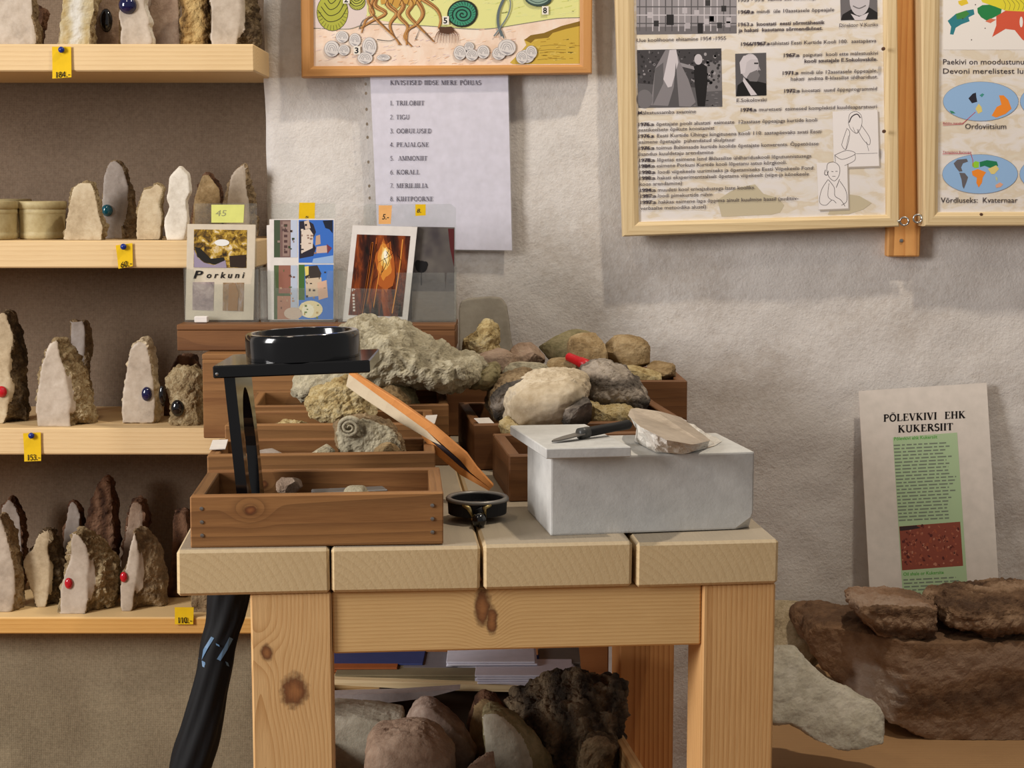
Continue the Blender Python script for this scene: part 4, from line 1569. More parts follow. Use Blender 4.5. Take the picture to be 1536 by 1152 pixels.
# white broken stone on the block: flat top, snow-white broken front edge
zw = ZT + hb + 0.0012
low = [(952, 662), (985, 679), (1026, 681), (1062, 672), (1085, 664), (1075, 656), (1020, 645), (960, 646)]
hi_ = [(941, 622), (948, 611), (990, 617), (1022, 626), (1045, 645), (1068, 660), (1040, 667), (1000, 660), (960, 640)]
bm = bmesh.new()
n = 64
cl = (1010, 662)
chh = (998, 640)
zt_ = zw + 0.026
rl, rh_ = radial(low, cl, n), radial(hi_, chh, n)
rings = []
for q in (0, .15, .3, .5, .7, .85, 1.0):
    ring = []
    for k in range(n):
        a_ = 2 * math.pi * k / n
        lx, ly = cl[0] + rl[k] * math.cos(a_), cl[1] + rl[k] * math.sin(a_)
        hx, hy = chh[0] + rh_[k] * math.cos(a_), chh[1] + rh_[k] * math.sin(a_)
        pl_ = P(lx, ly, Yz(lx, ly, zw))
        zh = zt_ - 0.020 * max(0, min(1, (hx - 985) / 85))
        ph_ = P(hx, hy, Yz(hx, hy, zh))
        p = pl_.lerp(ph_, q)
        if 0 < q < 1:
            p += noise.noise_vector(p * 120) * 0.004
        ring.append(bm.verts.new(p))
    rings.append(ring)
for r0, r1 in zip(rings, rings[1:]):
    for k in range(n):
        f = bm.faces.new((r0[k], r0[(k + 1) % n], r1[(k + 1) % n], r1[k]))
        f.material_index = 1
bm.faces.new(rings[-1])
bm.faces.new(rings[0][::-1])
bmesh.ops.recalc_face_normals(bm, faces=bm.faces)
tag(part('white_stone', bm, [S_PINK, stone_mat('snow_white_break', [(206, 196, 182), (232, 226, 216), (240, 238, 232)], 40, 0.8, 0.8)]), 'flat white stone with a broken front edge lying on the limestone block', 'stone')


def slab_px(bm, corners, Yf, th, nrm=None):
    """outline given in the photo, near face at Yf (number or one value per corner), thickness th away from the camera"""
    ys = Yf if isinstance(Yf, (list, tuple)) else [Yf] * len(corners)
    a = [P(x, y, q) for (x, y), q in zip(corners, ys)]
    n = Vector((0, 1, 0)) if nrm is None else nrm
    f = [bm.verts.new(p) for p in a]
    b = [bm.verts.new(p + n * th) for p in a]
    bm.faces.new(f)
    bm.faces.new(b[::-1])
    m = len(a)
    for k in range(m):
        bm.faces.new((f[k], b[k], b[(k + 1) % m], f[(k + 1) % m]))
    bmesh.ops.recalc_face_normals(bm, faces=bm.faces)
    return a


def slab(name, corners, Yf, th, mat, parent=None, bevel=0.0):
    bm = bmesh.new()
    slab_px(bm, corners, Yf, th)
    if bevel:
        bmesh.ops.bevel(bm, geom=bm.edges[:], offset=bevel, segments=1, affect='EDGES')
    return part(name, bm, mat, parent)


# ------------------------------------------------------------------ black stand magnifier in the front tray
zfl = ZT + 0.0100
Ym = 1.600
zpl = P(440, 554, 1.565).z
plx0, plx1 = Xat(319, 1.565, zpl), Xat(555, 1.565, zpl)
mg = thing('stand_magnifier', 'black stand magnifier with round lens rising from the front tray', 'magnifier', ((plx0 + plx1) / 2 - 0.03, 1.62, zfl))
pc = Vector(((plx0 + plx1) / 2, 1.565 + 0.0575, zpl))
Mp = T(*pc) @ RY(-2.2)
bm = bmesh.new()
add_box(bm, (plx1 - plx0, 0.115, 0.0125), Mp, 0.0012, 1)
part('lens_plate', bm, BLACK, mg)
bm = bmesh.new()
rr = (Xat(540, 1.62, zpl + .02) - Xat(369, 1.62, zpl + .02)) / 2
lx = Xat(455, 1.62, zpl + .02)
lc = Mp @ Vector((lx - pc.x, 0, 0.0064))
rot3 = RY(-2.2)
r_ = rr
lathe(bm, [(r_ * .84, 0.0), (r_, 0.0), (r_ * 1.0, 0.019), (r_ * .99, 0.0245), (r_ * .965, 0.026), (r_ * .87, 0.026), (r_ * .85, 0.0245), (r_ * .84, 0.0)], lc, 64, rot3)
bmesh.ops.recalc_face_normals(bm, faces=bm.faces)
ring = part('lens_ring', bm, BLACK, mg, smooth=True)
md = ring.modifiers.new('edges', 'EDGE_SPLIT')
md.split_angle = math.radians(40)
bm = bmesh.new()
rg = lathe(bm, [(r_ * .02, 0.013), (r_ * .3, 0.0145), (r_ * .6, 0.0165), (r_ * .845, 0.019)], lc, 48, rot3)
rg2 = lathe(bm, [(r_ * .845, 0.0185), (r_ * .6, 0.0105), (r_ * .02, 0.008)], lc, 48, rot3)
part('lens', bm, LENS, mg, smooth=True)
# slotted leg plate, seen nearly edge on
bm = bmesh.new()
yN, yF = 1.572, 1.668
ztop = (Mp @ Vector((plx0 - pc.x + 0.02, 0, -0.0066))).z
xt, xb = Xat(344, yN, ztop), Xat(362, yN, 0.855)
slope = (xb - xt) / (0.855 - ztop)


def legp(y, z, side):
    return Vector((xt + slope * (z - ztop) + side * 0.0055, y, z))


ym, hw, hl = (yN + yF) / 2, (yF - yN) / 2, (ztop - zfl)
zc_ = zfl + hl * 0.48
N = 40
for side in (-1, 1):
    pass
outer, inner = [], []
for k in range(N):
    a_ = 2 * math.pi * k / N
    cx_, cz_ = math.cos(a_), math.sin(a_)
    s_ = 1 / max(abs(cx_), abs(cz_))
    outer.append((ym + hw * cx_ * s_, (zfl + ztop) / 2 + hl / 2 * cz_ * s_))
    inner.append((ym + hw * 0.66 * cx_, zc_ + hl * 0.42 * cz_))
vo = [[bm.verts.new(legp(y, z, s)) for y, z in outer] for s in (-1, 1)]
vi = [[bm.verts.new(legp(y, z, s)) for y, z in inner] for s in (-1, 1)]
for k in range(N):
    q = (k + 1) % N
    bm.faces.new((vo[0][k], vo[0][q], vi[0][q], vi[0][k]))
    bm.faces.new((vo[1][q], vo[1][k], vi[1][k], vi[1][q]))
    bm.faces.new((vo[0][q], vo[0][k], vo[1][k], vo[1][q]))
    bm.faces.new((vi[0][k], vi[0][q], vi[1][q], vi[1][k]))
bmesh.ops.recalc_face_normals(bm, faces=bm.faces)
part('leg_plate', bm, BLACK, mg)
bm = bmesh.new()
xbb = legp(1.6, zfl, 0).x
add_box(bm, (0.09, 0.095, 0.006), T(xbb + 0.03, ym, zfl + 0.0032), 0.001)
part('base_plate', bm, BLACK, mg)
bm = bmesh.new()
lathe(bm, [(0.0001, -0.0012), (0.0016, -0.0008), (0.0019, 0.0006), (0.0019, 0.004)], P(325.5, 561, 1.5652), 12, RX(-90))
part('screw', bm, STEEL, mg)

# ------------------------------------------------------------------ hand lens with long wooden handle
hl_ = thing('hand_lens', 'round black hand lens with a long split wooden handle propped on the trays', 'magnifier', P(716, 775, Yz(716, 775, ZT)))
zr = 0.8225
yr = Yz(716, 748, zr)
cr_ = Vector((Xat(716, yr, zr), yr, zr))
R_ = Xat(763, yr, zr) - Xat(716, yr, zr)
bm = bmesh.new()
lathe(bm, [(R_ * .80, -0.016), (R_ * .93, -0.015), (R_ * .95, -0.003), (R_ * .95, 0.0), (R_ * .83, 0.0), (R_ * .80, -0.016)], cr_, 48)
bmesh.ops.recalc_face_normals(bm, faces=bm.faces)
part('lens_barrel', bm, BLACKM, hl_, smooth=False)
bm = bmesh.new()
lathe(bm, [(R_ * .93, -0.0015), (R_, -0.001), (R_ * 1.01, 0.0012), (R_ * .97, 0.0028), (R_ * .86, 0.0024), (R_ * .83, 0.0002), (R_ * .93, -0.0015)], cr_, 48)
bmesh.ops.recalc_face_normals(bm, faces=bm.faces)
part('lens_rim', bm, plain('grey_rim', (128, 124, 118), 0.35, 0.5, 0.4), hl_, smooth=True)
bm = bmesh.new()
rg = lathe(bm, [(R_ * .82, -0.006), (R_ * .5, -0.004), (R_ * .02, -0.003)], cr_, 40)
rg = lathe(bm, [(R_ * .02, -0.010), (R_ * .5, -0.009), (R_ * .82, -0.007)], cr_, 40)
part('lens', bm, plain('dark_lens', (24, 24, 26), 0.08, 0.7), hl_, smooth=True)
kb = P(719, 779, Yz(719, 779, ZT + 0.0085))
bm = bmesh.new()
tube(bm, [cr_ + Vector((0.001, -R_ * .93, -0.004)), cr_.lerp(kb, .75) + Vector((0, 0, 0.004)), kb + Vector((0, 0.008, 0.001))], [0.0052, 0.0055, 0.0060], 14)
part('stub', bm, BLACKM, hl_, smooth=True)
bm = bmesh.new()
lathe(bm, [(0.0003, -0.009), (0.005, -0.0085), (0.0075, -0.004), (0.0075, 0.003), (0.004, 0.006), (0.0003, 0.0065)], kb, 18, RX(-70))
part('knob', bm, BLACK, hl_, smooth=True)
for s in (-1, 1):
    bm = bmesh.new()
    tube(bm, [cr_ + Vector((s * R_ * .42, -R_ * .84, -0.001)), cr_ + Vector((s * R_ * .24, -R_ * .98, -0.004)), kb + Vector((s * 0.0068, 0.008, 0.0))], [0.0024, 0.0026, 0.0012], 8)
    part('prong', bm, BRASS, hl_, smooth=True)


def hy(x):
    return 1.905 + (x - 522) / (738 - 522) * (1.738 - 1.905)


ORW = wood('orange_handle_wood', (208, 138, 72), (168, 98, 44), 'X', 14, 0.2)
BGW = wood('bare_handle_wood', (206, 188, 158), (182, 160, 130), 'X', 14, 0.2)


def strip(name, pts, mat, dy, th):
    bm = bmesh.new()
    slab_px(bm, pts, [hy(x) + dy for x, y in pts], th)
    return part(name, bm, mat, hl_)


strip('handle_face', [(519, 579), (523, 561), (560, 588), (640, 646), (662, 668), (648, 662), (600, 634), (540, 594)], BGW, -0.0010, 0.010)
strip('handle_edge', [(523, 561), (532, 560), (600, 603), (652, 640), (700, 681), (716, 703), (740, 729), (736, 733), (706, 709), (690, 690), (640, 646), (560, 588)], ORW, -0.0018, 0.014)
strip('handle_lower_slat', [(630, 651), (640, 656), (690, 700), (736, 733), (733, 736), (690, 712), (650, 678)], ORW, -0.0004, 0.012)
strip('handle_slot', [(640, 648), (690, 691), (706, 710), (730, 731), (690, 700), (641, 656)], plain('dark_slot', (52, 42, 48), 0.7), 0.002, 0.006)

# ------------------------------------------------------------------ postcard holders
zl = zU1 - 0.008 + 0.008 + 0.0004     # top of the box lid
GHo = 'clear postcard holders'


def holder(label, x0, x1, back, lip, base_y, Yb=2.380, Yf=2.326):
    xc = (x0 + x1) / 2
    rt = thing('card_holder', label, 'card holder', (Xat(xc, 2.35, zl), 2.353, zl), GHo)
    X0, X1 = Xat(x0, Yf, zl), Xat(x1, Yf, zl)
    slab('back_panel', back, Yb, 0.0022, ACRYL, rt, 0.0004)
    slab('front_lip', lip, Yf - 0.0022, 0.0022, ACRYL, rt, 0.0004)
    bm = bmesh.new()
    add_box(bm, (X1 - X0, Yb - Yf, 0.003), T((X0 + X1) / 2, (Yb + Yf) / 2, zl + 0.0016), 0.0004)
    part('base', bm, ACRYL, rt)
    hh = P(xc, lip[0][1], Yf).z - zl
    for X in (X0 + 0.001, X1 - 0.001):
        bm = bmesh.new()
        add_box(bm, (0.002, Yb - Yf - 0.0006, hh), T(X, (Yb + Yf) / 2, zl + 0.0031 + hh / 2), 0.0004)
        part('side_panel', bm, ACRYL, rt)
    return rt


holder('clear card holder with the beige card on the left of the box', 277, 388,
       [(292, 305), (385, 305), (385, 481), (292, 481)], [(277, 404), (290, 404), (292, 426), (376, 426), (379, 404), (388, 404), (388, 484), (277, 484)], 485)
holder('clear card holder with the castle collage card in the middle of the box', 391, 503,
       [(407, 305), (503, 305), (503, 481), (407, 481)], [(391, 406), (412, 406), (414, 432), (488, 432), (491, 406), (503, 406), (503, 484), (391, 484)], 485)
holder('wide clear card holder with two cards on the right of the box', 507, 684,
       [(545, 309), (551, 306), (676, 306), (684, 312), (684, 481), (545, 481)], [(507, 406), (519, 406), (521, 432), (593, 434), (595, 409), (667, 409), (668, 434), (670, 409), (684, 409), (684, 484), (507, 484)], 485)


def card(label, c, Yf, th, mat=WHITE, name='postcard'):
    bm = bmesh.new()
    a = slab_px(bm, c, Yf, th)
    o = part(name, bm, mat)
    return tag(o, label, 'postcard', 'postcards in the clear holders')


BEIGE = plain('beige_card', (214, 202, 180), 0.6)
c1 = card('beige souvenir card titled Porkuni with three pictures', [(281, 336), (383, 337), (380, 480), (278, 480)], 2.333, 0.006, BEIGE)
AUT = photo_mat('autumn_park_print', [(38, 30, 22), (120, 90, 30), (196, 160, 60), (226, 214, 190)], 90, lo=0.36, hi=0.66)
slab('picture', [(291, 344), (370.5, 345), (369.5, 402), (290.5, 401)], 2.3326, 0.0005, AUT, c1)
slab('picture', [(289, 423), (321, 423), (320, 466), (288.5, 465)], 2.3326, 0.0005, photo_mat('ruin_print', [(120, 106, 108), (160, 144, 142), (190, 176, 170)], 60), c1)
slab('picture', [(334.5, 424), (366, 424), (365, 467), (334, 466)], 2.3326, 0.0005, photo_mat('tower_print', [(96, 82, 70), (150, 120, 84), (178, 168, 170)], 50, (1, 1, .4)), c1)
pr = Print((0, 2.3324, 0), (0, -1, 0))
pr.poly([(291, 374), (296, 386), (306, 394), (322, 398), (338, 390), (340, 401.6), (291, 401)], (150, 138, 160))
pr.poly([(292, 370), (300, 372), (316, 388), (336, 386), (337, 391), (322, 397), (306, 393), (296, 385)], (30, 26, 20))
pr.poly([(344, 384), (369, 382), (369, 401), (345, 401)], (48, 34, 24))
pr.ell(333, 364, 11, 5, (232, 232, 228))
pr.text(290, 417.5, 302, 'P', (26, 22, 22), 11.5, 0, 0.02, 0.35)
pr.text(309, 417, 365, 'o r k u n i', (26, 22, 22), 9, 0, 0.02, 0.25)
pr.poly([(343, 427), (353, 425), (358, 440), (356, 466), (342, 466)], (150, 112, 70))
pr.done('print', c1)
bm = bmesh.new()
add_box(bm, (0.019, 0.012, 0.009), T(Xat(302, 2.314, zl + .005), 2.316, zl + 0.005), 0.001)
tag(part('plastic_clip', bm, WHITE), 'small white plastic clip at the foot of the left card holder', 'clip')

c2 = card('upright collage card with castle and church pictures on blue sky', [(404, 329), (502, 328), (499, 480), (408, 480)], 2.333, 0.006)
pr = Print((0, 2.333, 0), (0, -1, 0))
pr.rect(411, 330, 445, 386, (70, 84, 62))
pr.rect(420, 330, 441, 386, (122, 96, 90))
pr.poly([(424, 332), (436, 332), (434, 384), (424, 384)], (150, 126, 116))
pr.rect(436, 330, 446, 386, (190, 200, 220))
for k in range(6):
    pr.rect(426, 336 + k * 8, 431, 340 + k * 8, (84, 60, 58), up=(k == 0))
pr.rect(411, 398, 446, 479, (84, 100, 66))
pr.rect(418, 398, 437, 440, (150, 100, 84))
pr.rect(416, 444, 442, 479, (176, 128, 104))
pr.rect(436, 398, 446, 479, (186, 196, 214))
pr.rect(448, 330, 500, 394, (58, 110, 196))
pr.poly([(449, 332), (462, 331), (470, 336), (474, 348), (468, 362), (474, 372), (470, 384), (449, 388)], (44, 40, 52))
pr.poly([(452, 346), (464, 343), (470, 352), (469, 372), (452, 380)], (222, 206, 190))
pr.poly([(456, 332), (463, 330), (466, 342), (458, 344)], (212, 190, 172))
pr.poly([(474, 354), (480, 352), (481, 366), (473, 368)], (190, 160, 140))
pr.poly([(475, 370), (490, 368), (497, 373), (490, 379), (474, 380)], (206, 176, 160))
pr.poly([(490, 366), (498, 372), (491, 381)], (120, 60, 70))
pr.poly([(484, 331), (499, 330), (499, 350), (494, 344), (488, 342)], (30, 36, 52))
pr.poly([(470, 388), (500, 383), (500, 395), (468, 395)], (150, 180, 222))
pr.rect(448, 397, 500, 479, (70, 124, 204))
pr.rect(448, 397, 457, 450, (70, 108, 52))
pr.poly([(457, 400), (476, 398), (482, 410), (480, 418), (458, 418)], (62, 54, 50))
pr.poly([(457, 400), (463, 399), (463, 412), (458, 414)], (226, 206, 110))
pr.poly([(458, 418), (482, 416), (483, 430), (478, 444), (459, 446)], (206, 186, 160))
pr.poly([(476, 424), (490, 420), (492, 446), (478, 450)], (214, 176, 150))
pr.ell(466, 464, 18, 13, (240, 224, 176))
pr.ell(440, 470, 14, 9, (206, 186, 168))
pr.ell(462, 466, 9, 10, (250, 244, 214))
rc_ = random.Random(6)
for (x0, x1, y0, y1, cols_) in ((412, 444, 332, 384, [(60, 74, 50), (150, 130, 120), (96, 76, 72)]), (412, 444, 400, 478, [(96, 112, 70), (186, 150, 124), (120, 84, 70)]),
                               (450, 476, 334, 386, [(40, 36, 46), (226, 212, 196), (150, 120, 104)]), (458, 490, 400, 448, [(62, 54, 50), (222, 206, 180), (150, 130, 104)]), (448, 486, 452, 478, [(250, 244, 214), (200, 170, 110), (110, 130, 60)])):
    for k in range(14):
        pr.rect(*(lambda x, y: (x, y, x + rc_.uniform(1, 4), y + rc_.uniform(1, 4)))(rc_.uniform(x0, x1 - 3), rc_.uniform(y0, y1 - 3)), rc_.choice(cols_), up=(k == 0))
pr.done('print', c2)
card('white edges of further cards stacked behind the collage card', [(400, 338), (412, 336), (410, 480), (402, 480)], 2.341, 0.004)

c3 = card('white-bordered tilted card with a glowing orange forest picture', [(529, 338), (626, 340.5), (611, 483), (514, 482)], 2.333, 0.006)
FOR = photo_mat('orange_forest_print', [(24, 12, 10), (70, 30, 18), (150, 70, 26), (220, 140, 60)], 42, (1, 1, .28), lo=0.34, hi=0.76)
slab('picture', [(535.5, 351.5), (615.5, 354), (603, 475), (522.5, 472.5)], 2.3326, 0.0005, FOR, c3)
pr = Print((0, 2.3324, 0), (0, -1, 0))
rf_ = random.Random(5)
for (cx, cy, rx, ry, c_) in ((577, 400, 15, 40, (176, 92, 34)), (577, 394, 11, 28, (214, 138, 54)), (578, 386, 8, 17, (240, 192, 100)), (578, 384, 5, 11, (252, 232, 170)), (578, 382, 3, 6, (255, 250, 230))):
    pr.poly([(cx + rx * math.cos(a_) * rf_.uniform(.7, 1.2), cy + ry * math.sin(a_) * rf_.uniform(.75, 1.15)) for a_ in [2 * math.pi * q / 18 for q in range(18)]], c_)
for k in range(8):
    x = rf_.uniform(540, 600)
    pr.curve([(x + 8, 356 + rf_.uniform(0, 10)), (x + 2, 410), (x - 8, 470)], rf_.uniform(.8, 2.2), rf_.choice([(200, 112, 42), (168, 84, 30), (226, 150, 66)]), up=(k == 0))
for k in range(9):
    x, y = rf_.uniform(545, 608), rf_.uniform(356, 420)
    pr.curve([(x, y), (x + rf_.uniform(-8, 8), y + 9), (x + rf_.uniform(-14, 14), y + 22)], rf_.uniform(.4, 1.0), rf_.choice([(36, 16, 10), (60, 24, 14), (90, 40, 18)]), up=(k == 0))
for k in range(10):
    x = rf_.uniform(526, 598)
    pr.poly([(x, 474), (x + 3, 452), (x + 6, 474)], (40, 24, 26), up=(k == 0))
pr.text(528, 437, 533, 'P', (240, 232, 224), 4, 0, 0)
for k in range(6):
    pr.rect(528.5 + .2 * k, 441 + k * 4.6, 531.8 + .2 * k, 444 + k * 4.6, (226, 216, 206), up=(k == 0))
pr.done('print', c3)
DKP = photo_mat('dusk_print', [(44, 40, 44), (70, 64, 66), (104, 98, 92)], 9, (1, 1, 1), 3)
c4 = card('dark dusk card with a black tree blot on the far right', [(618, 340), (682, 341), (681, 481), (611, 481)], 2.341, 0.004, DKP)
pr = Print((0, 2.341, 0), (0, -1, 0))
pr.rect(618, 436, 681.5, 481, (116, 108, 100))
pr.rect(618, 425, 681.5, 437, (88, 82, 80))
pr.poly([(672, 343), (681, 343), (681, 400), (675, 372)], (84, 30, 32))
pr.ell(632, 400, 9, 9, (18, 16, 18))
pr.ell(627, 396, 5, 6, (18, 16, 18))
pr.ell(638, 397, 4, 5, (20, 18, 20))
pr.rect(631, 405, 633, 428, (30, 26, 28))
pr.done('print', c4)


def sticky(label, c, mat, txt, col=(60, 52, 40)):
    o = tag(slab('price_note', c, 2.3788, 0.0009, mat), label, 'price note', 'paper price notes on the card holders')
    if txt:
        pr = Print((0, 2.3788, 0), (0, -1, 0))
        x0, x1 = c[3][0], c[2][0]
        pr.text(x0 + (x1 - x0) * txt[1], c[3][1] - txt[3], x0 + (x1 - x0) * txt[2], txt[0], col, txt[4], 0, 0.015 if mat is not LIME else 0, 0.2)
        pr.done('lettering', o)
    return o


sticky('pale yellow note with a faint pencilled price on the left holder', [(317, 307), (366.5, 307), (365, 334), (317, 334)], LIME, ('45', .12, .45, 10, 9), (150, 150, 110))
sticky('blank bright yellow note on the middle holder', [(449, 304), (472.5, 304), (472, 328), (448, 328)], YELLOW, ('5', .4, .62, 1, 3))
sticky('peach note reading 5 on the right holder', [(568, 308), (588, 308), (586, 336), (568, 336)], PEACH, ('5.-', .28, .82, 7, 8))
sticky('small yellow note reading 8 on the right holder', [(623, 306.5), (638.5, 306.5), (638.5, 323), (623, 324)], YELLOW, ('8.', .12, .55, 5, 6))

# ------------------------------------------------------------------ framed posters
def frame(label, outer, inner, Yf, th, wd, sheet_mat, name='framed_poster', rec=0.007):
    a = [P(x, y, Yf) for x, y in outer]
    rt = thing(name, label, 'poster', (sum((p.x for p in a)) / 4, Yf + th / 2, min(p.z for p in a)))
    for k in range(4):
        q = (k + 1) % 4
        ax = 'X' if k in (0, 2) else 'Z'
        bm = bmesh.new()
        o0, o1, i0, i1 = [P(*p, Yf) for p in (outer[k], outer[q], inner[k], inner[q])]
        m0, m1 = o0.lerp(i0, .72), o1.lerp(i1, .72)
        e0, e1 = o0.lerp(i0, .1), o1.lerp(i1, .1)
        dp = Vector((0, 1, 0))
        prof0 = [o0 + dp * th, o0 + dp * .003, e0, m0, i0 + dp * .004, i0 + dp * th]
        prof1 = [o1 + dp * th, o1 + dp * .003, e1, m1, i1 + dp * .004, i1 + dp * th]
        v0 = [bm.verts.new(p) for p in prof0]
        v1 = [bm.verts.new(p) for p in prof1]
        for j in range(6):
            bm.faces.new((v0[j], v0[(j + 1) % 6], v1[(j + 1) % 6], v1[j]))
        bm.faces.new(v0[::-1])
        bm.faces.new(v1)
        bmesh.ops.recalc_face_normals(bm, faces=bm.faces)
        part('frame_bar', bm, wd(ax), rt)
    c = [(x + (3 if k in (1, 2) else -3), y + (3 if k in (2, 3) else -3)) for k, (x, y) in enumerate(inner)]
    slab('sheet', c, Yf + rec, 0.003, sheet_mat, rt)
    return rt


# fossil sea poster
PEACHP = photo_mat('peach_sand_print', [(226, 196, 170), (238, 214, 194), (240, 226, 210)], 30)
Yp1 = WALL - 0.034
f1 = frame('drawing of a prehistoric sea floor in a honey wood frame', [(448, -262), (890, -266), (888, 110), (452, 116)], [(468, -243), (870, -246), (870, 96.5), (470, 99)], Yp1, 0.024, FRAMEO, PEACHP)


def q3(pts):
    return [(440 + x / 3.033, y / 3.033) for x, y in pts]


pr = Print((0, Yp1 + 0.007, 0), (0, -1, 0))
pr.poly(q3([(92, -700), (1304, -700), (1304, 80), (1200, 82), (1080, 102), (960, 124), (860, 130), (740, 128), (640, 118), (500, 110), (380, 90), (330, 70), (92, 128)]), (220, 220, 146))
pr.poly(q3([(92, -120), (330, -120), (335, 60), (320, 110), (250, 132), (92, 128)]), (218, 202, 196))
pr.curve(q3([(92, 128), (250, 132), (330, 112), (480, 112), (640, 120), (800, 132), (900, 130), (1080, 102), (1200, 84), (1304, 80)]), 1.0, (120, 120, 104))
pr.poly(q3([(1304, 96), (1220, 118), (1140, 150), (1080, 165), (1050, 180), (1060, 205), (1030, 240), (985, 285), (1000, 292), (1304, 290)]), (202, 170, 70))
pr.poly(q3([(1304, 96), (1220, 118), (1140, 150), (1080, 160), (1050, 182), (1080, 196), (1100, 178), (1160, 172), (1180, 150), (1240, 132), (1304, 118)]), (134, 104, 36))
for y in (205, 225, 236, 266):
    pr.line(q3([(1110, y + 6), (1170, y), (1240, y + 2)]), 0.6, (120, 96, 40))
rs_ = random.Random(8)
for k in range(140):
    x, y = rs_.uniform(96, 1000), rs_.uniform(134, 292)
    pr.line(q3([(x, y), (x + rs_.uniform(8, 26), y - rs_.uniform(0, 8))]), 1.0, rs_.choice([(240, 206, 176), (232, 190, 158), (244, 226, 212), (226, 204, 200)]), up=(k % 70 == 0))
for k in range(60):
    x = rs_.uniform(1030, 1290)
    y = rs_.uniform(180 if x > 1080 else 240, 288)
    pr.line(q3([(x, y), (x + rs_.uniform(10, 30), y + rs_.uniform(-6, 2))]), 1.0, rs_.choice([(216, 188, 96), (186, 150, 56), (170, 134, 48)]), up=(k == 0))
for k in range(90):
    x, y = rs_.uniform(600, 1290), rs_.uniform(-20, 84)
    pr.line(q3([(x, y), (x + rs_.uniform(10, 34), y - rs_.uniform(0, 10))]), 1.0, rs_.choice([(226, 226, 160), (206, 210, 120), (214, 222, 150)]), up=(k == 0))
# snail shell
for (cx, cy, rx, ry, cfill, cl) in ((178, 55, 70, 84, (170, 172, 66), (58, 56, 30)), (290, 10, 36, 34, (180, 184, 80), (66, 64, 34))):
    pr.ell(440 + cx / 3.033, cy / 3.033, rx / 3.033 + 0.8, ry / 3.033 + 0.8, cl)
    pr.ell(440 + cx / 3.033, cy / 3.033, rx / 3.033, ry / 3.033, cfill)
    for k in range(4):
        s = 1 - k * 0.22
        pr.curve(q3([(cx - rx * .95 * s, cy - ry * (.1 + .2 * k)), (cx - rx * .3 * s, cy + ry * (.5 - .32 * k)), (cx + rx * .5 * s, cy + ry * (.35 - .32 * k)), (cx + rx * .95 * s, cy - ry * (.25 + .2 * k))]), 1.2, cl)
    for k in range(14):
        a_ = k / 13 * 3.0 + 0.1
        pr.line(q3([(cx + rx * .98 * math.cos(a_), cy + ry * .98 * math.sin(a_)), (cx + rx * .72 * math.cos(a_), cy + ry * .72 * math.sin(a_))]), 0.5, cl)
# cephalopod tentacles
BR1, BR2 = (184, 130, 72), (96, 60, 34)
tent = [[(400, -60), (370, 20), (420, 60), (350, 100), (300, 130)], [(420, -60), (430, 20), (470, 60), (440, 110), (455, 160), (490, 205)],
        [(450, -60), (500, 20), (480, 70), (520, 120), (505, 170), (540, 212)], [(480, -60), (540, 10), (520, 60), (560, 110), (600, 150), (640, 190)],
        [(500, -60), (560, 0), (590, 60), (560, 110), (520, 140), (515, 205)], [(520, -60), (580, -10), (650, 40), (670, 90), (660, 130)],
        [(380, -40), (350, 40), (380, 90), (420, 130), (470, 180), (480, 205)], [(360, -60), (340, 0), (365, 60), (330, 90), (310, 150)]]
for tpts in tent:
    w0 = 24 if tpts[0][0] > 390 else 16
    pr.curve(q3(tpts), w0 / 3.033 + 1.3, BR2, taper=True)
    pr.curve(q3(tpts), w0 / 3.033, BR1, taper=True)
pr.poly(q3([(380, -100), (590, -100), (580, 5), (540, 30), (500, 12), (470, 40), (440, 12), (400, 20)]), (196, 150, 70))
for tpts in tent:
    pr.curve(q3([(x + 5, y + 2) for x, y in tpts]), 1.6, (120, 78, 42), taper=True)
    pr.curve(q3([(x - 5, y) for x, y in tpts]), 1.4, (214, 168, 108), taper=True)
for x in (420, 450, 485, 520, 555):
    pr.curve(q3([(x, -60), (x + 8, -10), (x - 4, 25)]), 0.9, BR2)
for tpts in ([(300, 130), (320, 90), (380, 70)], [(380, 180), (440, 185), (480, 165)], [(555, 180), (575, 130)], [(600, 150), (632, 186)]):
    pr.curve(q3(tpts), 1.6, (110, 104, 100), taper=True)
# ammonite
pr.ell(440 + 770 / 3.033, 62 / 3.033, 70 / 3.033, 62 / 3.033, (38, 44, 34), rot=-.2)
pr.ell(440 + 768 / 3.033, 62 / 3.033, 62 / 3.033, 54 / 3.033, (62, 142, 112), rot=-.2)
pr.spiral(440 + 770 / 3.033, 66 / 3.033, 48 / 3.033, 2.6, 2.2, (28, 52, 44), rot=2.6)
for k in range(26):
    a_ = k / 26 * 2 * math.pi
    pr.line(q3([(770 + 66 * math.cos(a_), 62 + 58 * math.sin(a_)), (770 + 46 * math.cos(a_ + .15), 62 + 40 * math.sin(a_ + .15))]), 0.6, (30, 60, 48))
for k in range(9):
    x = 655 + k * 11
    pr.curve(q3([(700, 125), (x, 150), (x - 14 + 3 * k, 196)]), 2.0, (110, 70, 44), taper=True)
pr.poly(q3([(660, 125), (720, 120), (735, 140), (700, 155), (668, 148)]), (84, 56, 40))
